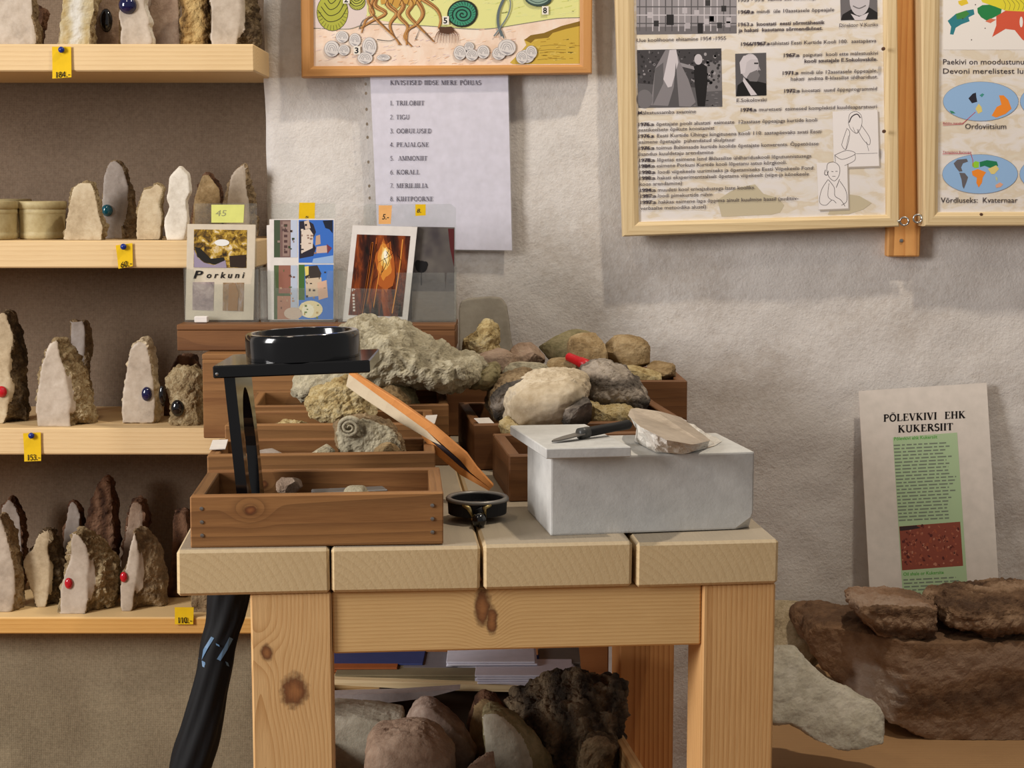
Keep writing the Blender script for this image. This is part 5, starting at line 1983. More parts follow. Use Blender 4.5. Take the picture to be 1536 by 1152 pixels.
# shells on the sand
SG, SL = (214, 208, 204), (116, 114, 118)
for (cx, cy, rx, ry) in ((222, 168, 28, 26), (175, 222, 34, 36), (280, 182, 26, 30), (230, 228, 26, 24), (346, 212, 32, 42), (326, 264, 34, 26), (410, 262, 30, 14), (758, 240, 28, 32), (800, 212, 22, 20),
                         (812, 250, 28, 26), (864, 236, 28, 30), (935, 244, 30, 28), (972, 216, 40, 36), (1060, 256, 36, 30), (1082, 238, 26, 30), (1040, 262, 26, 28)):
    X_, Y_ = 440 + cx / 3.033, cy / 3.033
    pr.ell(X_, Y_, rx / 3.033 + .4, ry / 3.033 + .4, SL, 18)
    pr.ell(X_, Y_, rx / 3.033, ry / 3.033, SG, 18)
    for s_ in (.74, .5, .28):
        pr.curve([(X_ - rx / 3.033 * s_, Y_ + ry / 3.033 * (.95 - s_) * .5), (X_ - rx / 3.033 * s_ * .5, Y_ - ry / 3.033 * (s_ - .1)), (X_ + rx / 3.033 * s_ * .6, Y_ - ry / 3.033 * (s_ - .2)), (X_ + rx / 3.033 * s_, Y_ + ry / 3.033 * .3)], 0.6, SL, up=(s_ > .7))
    pr.poly([(X_ - rx / 3.033 * .7, Y_ + ry / 3.033 * .4), (X_, Y_ + ry / 3.033 * .92), (X_ + rx / 3.033 * .5, Y_ + ry / 3.033 * .7), (X_, Y_ + ry / 3.033 * .6)], (160, 156, 158))
# sea lily and trilobite-like shell at the right
pr.curve(q3([(1000, -80), (960, -10), (935, 50), (932, 110), (950, 165)]), 4.0, (96, 108, 112))
pr.curve(q3([(940, -60), (985, 0), (980, 60), (945, 120), (912, 165)]), 2.0, (120, 130, 132))
pr.curve(q3([(945, 140), (958, 175)]), 2.0, (96, 108, 112))
pr.ell(440 + 1115 / 3.033, -6, 66 / 3.033, 48 / 3.033, (58, 76, 70))
pr.ell(440 + 1112 / 3.033, -8, 58 / 3.033, 44 / 3.033, (136, 160, 146))
pr.curve(q3([(1060, -10), (1110, 12), (1165, -6)]), 1, (60, 80, 72))
for ch, x, y in (('2', 240, 10), ('3', 288, 242), ('5', 692, 106), ('8', 1145, 60)):
    pr.rect(440 + (x - 14) / 3.033, (y - 32) / 3.033, 440 + (x + 16) / 3.033, (y + 6) / 3.033, (232, 226, 214))
    pr.text(440 + (x - 9) / 3.033, y / 3.033, 440 + (x + 9) / 3.033, ch, (26, 26, 32), 8.5, 0, 0.03)
pr.done('drawing', f1)


# school history poster
def m_history():
    t = NT('mottled_poster_paper')
    v = t.coord('Object', (1, 1, 2.2))
    n = t.noise(v, 26, 4, 0.55, 0.8)
    n2 = t.noise(v, 9, 3, 0.5)
    f = t.math('ADD', t.math('MULTIPLY', n, .65), t.math('MULTIPLY', n2, .35))
    t.color(t.ramp(f, [(0.42, (232, 226, 222)), (0.50, (230, 222, 212)), (0.56, (222, 208, 186)), (0.66, (228, 218, 200))]))
    t.rough(0.5, 0.3)
    return t.m


MOT = m_history()
Yp2 = WALL - 0.050
f2 = frame('tall school history poster with old photographs in a pale pine frame', [(914, -282), (1344, -296), (1349.5, 340), (934.5, 355)], [(945, -258), (1322, -270), (1330, 322), (958.5, 333)], Yp2, 0.024, FRAMEW, MOT)


def h2(x, y):
    return (920 + x / 3.2, y / 3.2)


def hp(pts):
    return [h2(*p) for p in pts]


pr = Print((0, Yp2 + 0.007, 0), (0, -1, 0))
INK = (84, 76, 82)
BLOT = (200, 188, 160)
pr.poly(hp([(520, 1040), (500, 960), (560, 920), (600, 900), (680, 885), (720, 930), (790, 950), (820, 985), (800, 1020), (760, 1030)]), BLOT)
pr.poly(hp([(1030, 1030), (1060, 960), (1110, 930), (1180, 940), (1240, 975), (1200, 1005), (1130, 1028)]), BLOT)
pr.poly(hp([(580, 600), (640, 590), (660, 620), (600, 640)]), (214, 202, 176))
G = lambda v: (v, int(v * .97), int(v * .99))
# building photograph
pr.poly(hp([(108, -220), (592, -236), (592, 160), (112, 166)]), G(150))
pr.poly(hp([(110, 130), (592, 122), (592, 160), (112, 166)]), G(112))
rng = random.Random(3)
for k in range(15):
    x = 124 + k * 31
    pr.rect(*h2(x, -210), *h2(x + 5, 150), G(rng.choice([84, 96, 190, 200])), up=(k == 0))
for j in range(8):
    y = -170 + j * 40
    pr.rect(*h2(112, y), *h2(590, y + 5), G(rng.choice([90, 100, 200])), up=(j == 0))
for k in range(26):
    x, y = rng.uniform(125, 560), rng.uniform(-150, 110)
    pr.rect(*h2(x, y), *h2(x + 24, y + 28), G(rng.choice([52, 60, 176, 186])), up=(k == 0))
pr.rect(*h2(255, 70), *h2(290, 120), G(44))
pr.rect(*h2(405, 110), *h2(430, 160), G(44))
# unveiling photograph
pr.poly(hp([(113, 240), (518, 232), (523, 512), (120, 518)]), G(70))
pr.poly(hp([(116, 400), (522, 430), (523, 512), (120, 518)]), G(96))
pr.poly(hp([(440, 300), (518, 290), (521, 435), (446, 440)]), G(124))
for k in range(30):
    x, y = rng.uniform(440, 510), rng.uniform(250, 420)
    pr.ell(*h2(x, y), 2.2, 2.6, G(rng.choice([60, 70, 160])), 8, up=(k == 0))
for k in range(120):
    x, y = rng.uniform(122, 512), rng.uniform(246, 400)
    pr.ell(*h2(x, y), rng.uniform(.8, 2.4), rng.uniform(.8, 2.4), G(rng.choice([40, 50, 60, 96, 120, 150])), 7, up=(k == 0))
for k in range(70):
    x, y = rng.uniform(124, 515), rng.uniform(445, 508)
    pr.ell(*h2(x, y), rng.uniform(1, 3), .8, G(rng.choice([80, 90, 110, 122])), 7, up=(k == 0))
pr.poly(hp([(180, 505), (200, 330), (250, 240), (300, 236), (320, 300), (360, 380), (395, 490), (370, 512)]), G(134))
pr.poly(hp([(270, 240), (302, 238), (312, 300), (280, 415), (262, 420), (240, 380)]), G(206))
pr.poly(hp([(300, 300), (316, 512), (262, 512), (290, 420)]), G(88))
pr.poly(hp([(200, 330), (240, 300), (240, 400), (190, 505)]), G(100))
pr.ell(*h2(150, 475), 12, 14, G(118))
pr.poly(hp([(385, 320), (420, 300), (450, 320), (452, 400), (440, 510), (405, 510), (390, 400)]), G(34))
pr.ell(*h2(408, 285), 6, 8, G(196))
pr.poly(hp([(320, 300), (385, 318), (390, 335), (330, 320)]), G(150))
# portrait with beard
pr.poly(hp([(585, 258), (733, 253), (735, 458), (588, 462)]), G(92))
pr.poly(hp([(590, 462), (596, 410), (640, 375), (690, 390), (734, 400), (735, 458)]), G(30))
pr.poly(hp([(625, 370), (640, 390), (690, 455), (660, 458), (622, 390)]), G(210))
pr.ell(*h2(655, 318), 13.5, 19, G(196), rot=.1)
pr.poly(hp([(612, 355), (606, 300), (625, 268), (670, 262), (695, 285), (660, 285), (640, 300), (632, 350)]), G(210))
pr.poly(hp([(655, 350), (690, 335), (704, 360), (690, 392), (655, 390), (640, 372)]), G(120))
pr.rect(*h2(676, 300), *h2(696, 308), G(70))
pr.poly(hp([(696, 312), (708, 338), (692, 336)]), G(170))
# second portrait at the top
pr.poly(hp([(1086, -150), (1264, -156), (1268, 92), (1092, 97)]), G(112))
pr.poly(hp([(1092, 97), (1100, 70), (1150, 40), (1230, 36), (1268, 60), (1268, 92)]), G(40))
pr.ell(*h2(1182, 2), 15, 23, G(200))
pr.poly(hp([(1140, 66), (1180, 80), (1226, 60), (1210, 95), (1160, 97)]), G(214))
pr.curve(hp([(1150, 28), (1180, 40), (1212, 26)]), 1.6, G(110))
# line drawings on white cards
for cs, sh in (([(1052, 535), (1268, 528), (1276, 796), (1058, 803)], 1), ([(976, 782), (1122, 778), (1128, 1000), (986, 1006)], 1)):
    pr.poly(hp([(x + 7, y + 8) for x, y in cs]), (178, 168, 158))
    pr.poly(hp(cs), (238, 232, 230))
LN = (62, 54, 58)
for pts, w in (([(1128, 590), (1135, 548), (1165, 535), (1190, 555), (1192, 600), (1170, 640), (1140, 620), (1128, 590)], 1.0),
               ([(1132, 588), (1145, 560), (1170, 548), (1186, 566)], 2.6), ([(1150, 610), (1165, 640), (1180, 620)], .8),
               ([(1120, 620), (1100, 680), (1098, 700), (1118, 715), (1135, 640), (1120, 615)], 1.0), ([(1190, 600), (1230, 660), (1228, 695), (1200, 670), (1170, 620)], 1.0),
               ([(1130, 650), (1115, 720)], .8), ([(1215, 680), (1226, 725)], .8), ([(1062, 745), (1120, 722), (1162, 738), (1100, 765), (1062, 745)], 1.0),
               ([(1064, 748), (1066, 776)], .9), ([(1160, 740), (1158, 770), (1110, 795)], .9), ([(1165, 738), (1268, 735)], .7),
               ([(1024, 815), (1030, 785), (1060, 778), (1085, 800), (1084, 840), (1062, 868), (1036, 850), (1024, 815)], 1.0), ([(1018, 815), (1014, 835), (1026, 840), (1032, 820)], 1.4),
               ([(1032, 862), (1060, 900), (1064, 940), (1092, 960), (1112, 990)], 1.0), ([(1086, 860), (1070, 900)], 1.2), ([(1030, 862), (1000, 910), (990, 970), (1020, 985), (1050, 960), (1070, 975)], .9),
               ([(1088, 870), (1116, 915), (1120, 965), (1095, 985)], .9), ([(1035, 880), (1030, 940), (1048, 960)], .8), ([(1046, 822), (1056, 824)], 1.0), ([(1066, 822), (1076, 822)], 1.0), ([(1050, 846), (1066, 846)], .8)):
    pr.curve(hp(pts), w * .62, LN)
SLP = -0.027
rows = [(600, 8, 975, '1953 - 55.a  valmis uus koolimaja', 0), (600, 66, 1060, '1960.a  mindi  üle 10aastasele õppeajale', 0), (600, 126, 1015, '1963.a  koostati  eesti sõrmtähestik', 1),
        (600, 154, 1005, 'ja hakati  kasutama sõrmendkõnet.', 1), (112, 202, 540, 'Uue koolihoone ehitamine 1954 -1955', 0), (613, 220, 1262, '1966/1967.a tähistati Eesti Kurtide Kooli 100.  aastapäeva', 0),
        (818, 274, 1270, '1967.a   paigutati  kooli ette mälestuskivi', 0), (917, 301, 1268, 'kooli asutajale E.Sokolovskile.', 1), (813, 359, 1268, '1971.a  mindi üle 12aastasele õppeajale,', 0),
        (852, 387, 1270, 'hakati  andma 8-klassilist üldharidust.', 0), (820, 445, 1265, '1972.a  koostati  uued õppeprogrammid', 0), (592, 490, 735, 'E.Sokolovski', 0),
        (612, 536, 1265, '1974.a  muretseti  esimesed komplektid kuuldeaparatuuri', 0), (118, 550, 396, 'Mälestussamba avamine', 0),
        (120, 606, 978, '1976.a  õpetajate poolt alustati  esimeste  12aastase õppeajaga kurtide kooli', 0), (120, 632, 485, 'eestikeelsete õpikute koostamist', 0),
        (120, 662, 998, '1976.a  Eesti Kurtide Ühingu kingitusena kooli 110. aastapäevaks avati Eesti', 0), (122, 690, 585, 'esimene õpetajale  pühendatud skulptuur', 0),
        (122, 720, 985, '1976.a  toimus Baltimaade kurtide koolide õpetajate konverents. Õppetöösse', 0), (122, 748, 480, 'lisandus kuuldetaju arendamine', 0),
        (124, 778, 950, '1978.a  lõpetas esimene lend 8klassilise üldhariduskooli lõputunnistusega', 0), (124, 806, 832, '1984.a  esimene Porkuni Kurtide kooli lõpetanu astus kõrgkooli.', 0),
        (126, 836, 965, '1990.a  loodi viipekeele uurimiseks ja õpetamiseks Eesti Viipekeele Fond.', 0), (126, 864, 938, '1990.a  hakati eksperimentaalselt õpetama viipekeelt (viipe-ja kõnekeele', 0),
        (126, 892, 330, 'koos arendamine)', 0), (128, 922, 680, '1994.a  muudeti kool erivajadustega laste kooliks.', 0), (130, 950, 475, '1997.a  loodi pimekurtide rühm', 0),
        (130, 980, 888, '1997.a  hakkas esimene laps õppima ainult kuulmise baasil (auditiiv-', 0), (130, 1008, 445, 'verbaalse metoodika alusel)', 0), (1085, 130, 1270, 'Direktor V.Kuriks', 0)]
for x0, yb, x1, s, bd_ in rows:
    pr.text(*h2(x0, yb), h2(x1, 0)[0], s, INK, 5.4, SLP, 0.022 if bd_ else 0.006)
    if s[:2] == '19' and not bd_:
        head = s.split(' ')[0]
        pr.text(*h2(x0, yb), h2(x0 + len(head) * 12.6, 0)[0], head, (70, 62, 68), 5.4, SLP, 0.015)
pr.done('print', f2)

# geology map poster
Yp3 = WALL - 0.062
f3 = frame('map poster with coloured world ovals in a pale pine frame at the right', [(1378, -290), (1800, -290), (1802, 338), (1386.5, 339.5)], [(1413, -268), (1778, -268), (1780, 317), (1407.5, 318.5)], Yp3, 0.042, FRAMEW, MOT)


def k3(x, y):
    return (1300 + x / 2.881, y / 2.881)


def kp(pts):
    return [k3(*p) for p in pts]


pr = Print((0, Yp3 + 0.007, 0), (0, -1, 0))
pr.poly(kp([(330, -700), (1350, -700), (1350, 175), (1000, 190), (700, 215), (330, 215)]), (238, 232, 226))
# the big coloured map at the top
pr.poly(kp([(350, 90), (385, 60), (430, 45), (462, 40), (466, 62), (440, 75), (445, 92), (410, 105), (385, 120), (375, 150), (360, 148), (365, 115)]), (52, 128, 140))
pr.poly(kp([(385, 60), (430, 45), (445, 60), (420, 80), (390, 84)]), (70, 140, 70))
pr.poly(kp([(395, 5), (430, -5), (440, 15), (410, 26), (398, 18)]), (230, 200, 60))
pr.poly(kp([(478, 35), (500, 22), (560, 18), (585, 30), (580, 60), (560, 70), (520, 90), (495, 75), (480, 55)]), (44, 132, 74))
pr.poly(kp([(475, -40), (900, -60), (900, 60), (640, 50), (600, 46), (560, 30), (500, 10)]), (226, 214, 60))
pr.poly(kp([(560, 70), (600, 46), (680, 50), (900, 60), (900, 200), (700, 190), (672, 170), (640, 130), (600, 125), (542, 160), (560, 110)]), (214, 92, 66))
pr.poly(kp([(512, 92), (535, 80), (560, 84), (535, 100)]), (220, 120, 90))
pr.ell(*k3(668, 95), 2.5, 8, (238, 232, 226))
for k in range(5):
    pr.curve(kp([(590 + k * 18, 0), (600 + k * 20, 20), (596 + k * 19, 44)]), .5, (90, 90, 60))
for x, y in ((512, 122), (453, 172), (470, 20), (415, 80)):
    pr.ell(*k3(x, y), .9, .9, (90, 70, 70), 8)
TX = (66, 58, 62)
pr.text(*k3(330, 278), k3(840, 0)[0], 'Paekivi on moodustunud valdavalt', TX, 8.0, 0, 0.004)
pr.text(*k3(330, 318), k3(838, 0)[0], 'Devoni merelistest lubisetetest', TX, 8.0, 0, 0.004)
SEA, BRD = (150, 186, 226), (120, 130, 150)
for cx, cy in ((493, 438), (490, 752), (826, 438), (824, 752)):
    X_, Y_ = k3(cx, cy)
    pr.ell(X_, Y_, 162 / 2.881 + .5, 84 / 2.881 + .5, BRD, 40)
    pr.ell(X_, Y_, 162 / 2.881, 84 / 2.881, SEA, 40)
pr.poly(kp([(440, 425), (458, 405), (472, 400), (474, 420), (478, 440), (455, 446)]), (44, 42, 52))
pr.poly(kp([(488, 412), (500, 403), (508, 408), (498, 420)]), (70, 150, 140))
pr.poly(kp([(358, 478), (372, 480), (384, 490), (366, 490)]), (64, 140, 110))
pr.poly(kp([(470, 470), (484, 448), (496, 462), (500, 482), (482, 492)]), (226, 206, 120))
pr.poly(kp([(540, 500), (562, 462), (582, 452), (572, 412), (592, 412), (612, 432), (626, 470), (600, 492), (560, 508)]), (240, 142, 50))
pr.line(kp([(415, 534), (470, 484)]), .8, (200, 60, 80))
GR = (104, 100, 104)
pr.poly(kp([(376, 706), (392, 690), (432, 686), (438, 698), (416, 706), (408, 724), (414, 740), (400, 742), (384, 722)]), GR)
pr.poly(kp([(400, 746), (424, 748), (438, 766), (432, 786), (420, 816), (414, 806), (410, 776)]), GR)
pr.poly(kp([(456, 706), (470, 696), (486, 700), (484, 724), (466, 726), (456, 718)]), (150, 210, 60))
pr.poly(kp([(488, 700), (520, 692), (562, 698), (568, 716), (540, 728), (510, 716), (490, 722)]), (40, 126, 84))
pr.poly(kp([(454, 740), (480, 730), (506, 740), (516, 744), (502, 766), (498, 790), (484, 810), (474, 790), (476, 768), (458, 758)]), (240, 142, 50))
pr.poly(kp([(524, 730), (560, 714), (572, 730), (552, 752), (538, 752)]), (226, 206, 130))
pr.poly(kp([(556, 760), (566, 770), (564, 786), (558, 776)]), (190, 200, 160))
pr.poly(kp([(556, 800), (576, 788), (590, 796), (580, 808), (560, 812)]), (226, 170, 140))
pr.line(kp([(450, 664), (458, 690), (460, 720)]), .8, (200, 60, 80))
pr.line(kp([(328, 665), (450, 664)]), .8, (190, 60, 80))
pr.line(kp([(330, 541), (418, 536)]), .7, (190, 60, 80))
pr.text(*k3(330, 536), k3(418, 0)[0], 'Baltika mander', (170, 60, 80), 3, 0, 0.004)
pr.text(*k3(328, 661), k3(452, 0)[0], 'Tänapäeva Euroopa', (170, 60, 80), 3, 0, 0.004)
pr.text(*k3(425, 557), k3(603, 0)[0], 'Ordoviitsium', TX, 8.0, 0, 0.004)
pr.text(*k3(320, 876), k3(652, 0)[0], 'Võrdluseks:  Kvaternaar', TX, 8.0, 0, 0.004)
pr.done('print', f3)
# screw eyes joining the two frames
for (px, py, fr_) in ((1357, 332, f2), (1377, 328, f3)):
    bm = bmesh.new()
    c = P(px, py, Yp2 - 0.002)
    pts = [c + Vector((0.0062 * math.cos(a_), 0.004 * math.sin(a_ * .5), 0.0062 * math.sin(a_))) for a_ in [2 * math.pi * k / 20 for k in range(21)]]
    tube(bm, pts, 0.0016, 8, False)
    d = 1 if fr_ is f3 else -1
    tube(bm, [c + Vector((d * 0.0062, 0, 0)), c + Vector((d * 0.012, 0.004, 0.001))], 0.0015, 8)
    part('screw_eye', bm, STEEL, fr_, smooth=True)
for (px, py, fr_) in ((1472, 322, f3), (1325.5, 73, f2), (1326.5, 197, f2)):
    bm = bmesh.new()
    lathe(bm, [(0.0001, -0.001), (0.0022, -0.0008), (0.0028, 0.0006), (0.0028, 0.004)], P(px, py, Yp3 + 0.001), 10, RX(-90))
    part('nail', bm, plain('rusty_nail', (90, 60, 44), 0.6), fr_)
# wall batten between the frames
zb0, zb1 = P(1353, 385, WALL - 0.02).z, P(1353, -290, WALL - .02).z
bx0, bx1 = Xat(1330, WALL - .02, 1.0), Xat(1379, WALL - .02, 1.0)
bt = thing('wall_batten', 'orange-stained wooden batten on the wall between the two pine frames', 'batten', ((bx0 + bx1) / 2, WALL - 0.01, zb0))
board('strip', bt, ((bx0 + bx1) / 2, WALL - 0.008, (zb0 + zb1) / 2), (bx1 - bx0, 0.022, zb1 - zb0), BATTEN('Z'), 0, 0.002)
bm = bmesh.new()
lathe(bm, [(0.0001, -0.001), (0.0026, -0.0008), (0.0032, 0.0006), (0.0032, 0.004)], P(1352, 361, WALL - 0.020), 12, RX(-90))
part('screw', bm, STEEL, bt)

# ------------------------------------------------------------------ list sheet below the drawing
Yl = WALL - 0.020
ls = thing('list_sheet', 'white sheet in a clear sleeve listing eight fossils under the framed drawing', 'sheet', P(660, 376, Yl))
slab('paper', [(553, 70), (761, 68), (768, 375.5), (567, 373)], Yl, 0.0006, PAPER, ls)
slab('sleeve', [(544, 70), (763, 68), (770, 377.5), (558, 375)], Yl - 0.0009, 0.0004, SLEEVE, ls)
for k, y in enumerate((126, 140, 164, 186, 206, 243, 279, 297)):
    bm = bmesh.new()
    c = P(548.5 + (y - 126) * .035, y, Yl - 0.0012)
    vs_ = [bm.verts.new(c + Vector((0.0019 * math.cos(a_), 0, 0.0026 * math.sin(a_)))) for a_ in [2 * math.pi * q / 14 for q in range(14)]]
    bm.faces.new(vs_)
    r = bmesh.ops.extrude_face_region(bm, geom=bm.faces[:])
    bmesh.ops.translate(bm, vec=(0, 0.0002, 0), verts=[v for v in r['geom'] if isinstance(v, bmesh.types.BMVert)])
    part('punch_hole', bm, plain('dim_hole', (128, 114, 98), 0.8), ls)
pr = Print((0, Yl - 0.0010, 0), (0, -1, 0))
IN2 = (84, 80, 96)
for x0, x1, yb, s in ((440, 855, 386, 'KIVISTISED IIDSE MERE PÕHJAS'), (440, 597, 479, '1. TRILOBIIT'), (440, 530, 543, '2. TIGU'), (440, 630, 606, '3. OOBULUSED'), (440, 618, 668, '4. PEAJALGNE'),
                      (440, 610, 730, '5.  AMMONIIT'), (440, 576, 793, '6. KORALL'), (440, 612, 855, '7. MERILIILIA'), (440, 638, 915, '8. KIHTPOORNE')):
    pr.serif(440 + x0 / 3.033, yb / 3.033, 440 + x1 / 3.033, s, IN2, 6.6, 0.0, 1.0)
pr.done('lettering', ls)

# ------------------------------------------------------------------ oil shale sheet leaning on the wall
pa, pb, pc_ = P(1306, 906, 2.455), P(1500, 903, 2.455), P(1288, 586, 2.520)
nrm = (pb - pa).cross(pc_ - pa).normalized()
if nrm.y > 0:
    nrm = -nrm
sh = thing('info_sheet', 'white information sheet about oil shale leaning against the wall at the right', 'sheet', (pa + pb) / 2)
bm = bmesh.new()
cs = [on_plane(x, y, pa, nrm) for x, y in ((1288, 586.5), (1480, 574), (1500, 908), (1306, 911))]
f_ = [bm.verts.new(p) for p in cs]
b_ = [bm.verts.new(p - nrm * 0.003) for p in cs]
bm.faces.new(f_)
bm.faces.new(b_[::-1])
for k in range(4):
    bm.faces.new((f_[k], b_[k], b_[(k + 1) % 4], f_[(k + 1) % 4]))
bmesh.ops.recalc_face_normals(bm, faces=bm.faces)
part('board', bm, plain('ivory_board', (226, 216, 206), 0.45, 0.3), sh)


def g4(x, y):
    return (1270 + x / 3.2, 560 + y / 3.2)


pr = Print(pa, nrm)
pr.serif(*g4(176, 232), g4(572, 0)[0], 'PÕLEVKIVI  EHK', (22, 18, 18), 10.5, -0.045, 1.45)
pr.serif(*g4(246, 284), g4(512, 0)[0], 'KUKERSIIT', (22, 18, 18), 10.5, -0.045, 1.45)
pr.poly([g4(*p) for p in ((222, 308), (530, 284), (586, 1108), (272, 1110))], (176, 200, 158))
pr.poly([g4(*p) for p in ((252, 735), (545, 712), (559, 924), (266, 946))], (142, 74, 58))
for k in range(170):
    x, y = rng.uniform(262, 536), rng.uniform(730, 920)
    pr.ell(*g4(x, y), rng.uniform(.6, 2.2), rng.uniform(.8, 3.2), rng.choice([(170, 98, 74), (112, 52, 42), (186, 124, 100), (90, 44, 40), (160, 84, 60)]), 7, rot=rng.uniform(-1, 1), up=(k % 40 == 0))
pr.poly([g4(*p) for p in ((254, 736), (330, 730), (356, 742), (300, 752), (256, 756))], (62, 44, 46))
pr.text(*g4(228, 322), g4(435, 0)[0], 'Põlevkivi ehk Kukersiit', (84, 160, 66), 5, -0.05, .015)
pr.text(*g4(272, 972), g4(466, 0)[0], 'Oil shale or Kukersite', (84, 160, 66), 5, -0.05, .015)


def blur_lines(y0, y1, xl0, xl1, n, wmin):
    for i in range(n):
        q = i / max(1, n - 1)
        y = y0 + (y1 - y0) * q
        xl = xl0 + (xl1 - xl0) * q
        x, xe = xl, xl + rng.uniform(wmin, 290)
        while x < xe:
            w = rng.uniform(14, 44)
            pr.line([g4(x, y - .05 * (x - xl)), g4(min(x + w, xe), y - .05 * (min(x + w, xe) - xl))], 2.0, (122, 132, 116), up=False)
            x += w + 8


pr.k += 1
blur_lines(346, 706, 226, 250, 23, 230)
blur_lines(992, 1092, 272, 284, 7, 240)
pr.done('print', sh)

# ------------------------------------------------------------------ folded umbrella left of the table leg
um = thing('umbrella', 'folded black umbrella with pale blue streaks leaning beside the table leg', 'umbrella', P(270, 1260, 1.74))
ax_ = [(346, 872, 34), (342, 900, 31), (338, 930, 29), (329, 960, 28), (322, 1000, 27), (313, 1040, 28), (304, 1080, 31), (294, 1120, 34), (285, 1155, 33), (274, 1200, 30), (260, 1260, 20)]
bm = bmesh.new()
NU = 40
sp = smooth_pts(ax_, 5)
rings = []
for i, (x, y, r) in enumerate(sp):
    Yu = 1.78 - 0.05 * i / len(sp)
    c = P(x, y, Yu)
    R0 = r * Yu / FPX
    ring = []
    for k in range(NU):
        a_ = 2 * math.pi * k / NU
        rr_ = R0 * (1 + 0.13 * abs(math.sin(4 * a_ + i * 0.14)) - 0.06 + 0.05 * noise.noise(Vector((math.cos(a_) * 2, math.sin(a_) * 2, i * .12))))
        ring.append(bm.verts.new(c + Vector((rr_ * math.cos(a_), rr_ * .75 * math.sin(a_), 0.12 * rr_ * math.cos(a_)))))
    rings.append(ring)
for r0, r1 in zip(rings, rings[1:]):
    for k in range(NU):
        bm.faces.new((r0[k], r0[(k + 1) % NU], r1[(k + 1) % NU], r1[k]))
bm.faces.new(rings[0])
bm.faces.new(rings[-1][::-1])
bmesh.ops.recalc_face_normals(bm, faces=bm.faces)
can = part('canopy', bm, plain('black_nylon', (9, 9, 12), 0.7, 0.25), um, smooth=True)
BLUE = plain('pale_blue_print', (96, 132, 168), 0.5)


def surfY(px, py):
    best = min(range(len(sp)), key=lambda i: abs(sp[i][1] - py))
    x, y, r = sp[best]
    Yu = 1.78 - 0.05 * best / len(sp)
    u = max(-1, min(1, (px - x) / r))
    return Yu - r * Yu / FPX * .75 * 1.07 * math.sqrt(1 - u * u) - 0.0002


for pts, w in (([(319, 956), (309, 972), (300, 989)], 4.5), ([(347, 957), (338, 974), (328, 990)], 5.5), ([(326, 966), (327, 969)], 5), ([(305, 992), (306, 1001)], 5), ([(340, 993), (342, 999)], 4)):
    bm = bmesh.new()
    n_ = len(pts)
    vv = []
    for i, (x, y) in enumerate(pts):
        vv.append([bm.verts.new(P(x + s * w / 2, y + s * w * .25, surfY(x + s * w / 2, y) + d)) for s, d in ((-1, 0), (1, 0), (1, .001), (-1, .001))])
    for a_, b_ in zip(vv, vv[1:]):
        for k in range(4):
            bm.faces.new((a_[k], a_[(k + 1) % 4], b_[(k + 1) % 4], b_[k]))
    bm.faces.new(vv[0])
    bm.faces.new(vv[-1][::-1])
    bmesh.ops.recalc_face_normals(bm, faces=bm.faces)
    part('streak', bm, BLUE, can)
bm = bmesh.new()
a_, b_ = P(258, 1268, 1.73), P(233, 1345, 1.71)
tube(bm, [a_, a_.lerp(b_, .5), b_], [0.009, 0.006, 0.006], 12)
part('ferrule', bm, STEEL, um, smooth=True)

# ------------------------------------------------------------------ crate below the table with papers and stones
CR = tray('open pine crate under the table full of papers and stones', 0, 0, 1.665, 0.40, 0.4005, 0.516, 8, 0.012, PINE, 'pine_crate', xs=(-0.203, 0.150))
GM = 'papers and booklets in the crate'
zf = 0.4095
MAGS = [('grey woven-covered folder lying at the left of the crate', (498, 722, 1013, 1027), 2.00, (126, 114, 88)),
        ('white stack of pages in the crate', (712, 866, 1014, 1034), 1.99, (216, 212, 224)),
        ('white booklet with a blue cover edge in the crate', (690, 846, 1006, 1013), 2.02, (46, 74, 150)),
        ('thin white booklet on top of the papers in the crate', (668, 806, 993, 1005), 2.03, (222, 220, 232)),
        ('grey bundle of papers at the right of the crate', (808, 872, 994, 1013), 2.05, (120, 112, 104)),
        ('orange and blue magazine at the left of the crate', (490, 600, 1003, 1012), 2.02, (150, 84, 44)),
        ('dark blue magazine on top at the left of the crate', (490, 640, 996, 1002), 2.04, (58, 66, 110)),
        ('grey magazine between the blue ones in the crate', (604, 688, 1002, 1012), 2.03, (112, 106, 108))]
for i, (lab, (x0, x1, y0, y1), Y, col) in enumerate(MAGS):
    Y -= 0.06
    rt = thing('booklet', lab, 'booklet', P((x0 + x1) / 2, y1, Y + .03), GM)
    n_ = max(2, min(7, int((y1 - y0) / 3)))
    m_ = plain('paper_edge', col, 0.7, 0.2)
    rng = random.Random(i)
    for k in range(n_):
        ya, yb_ = y0 + (y1 - y0) * k / n_, y0 + (y1 - y0) * (k + .86) / n_
        za, zb_ = P(600, ya, Y).z, P(600, yb_, Y).z
        xa, xb_ = Xat(x0 + rng.uniform(0, 5), Y, za), Xat(x1 - rng.uniform(0, 7), Y, za)
        bm = bmesh.new()
        add_box(bm, (xb_ - xa, 0.07, za - zb_), T((xa + xb_) / 2, Y + 0.035 + rng.uniform(0, .004), (za + zb_) / 2) @ RZ(rng.uniform(-1, 1)), 0.0004)
        part('pages' if k else 'cover', bm, m_, rt)
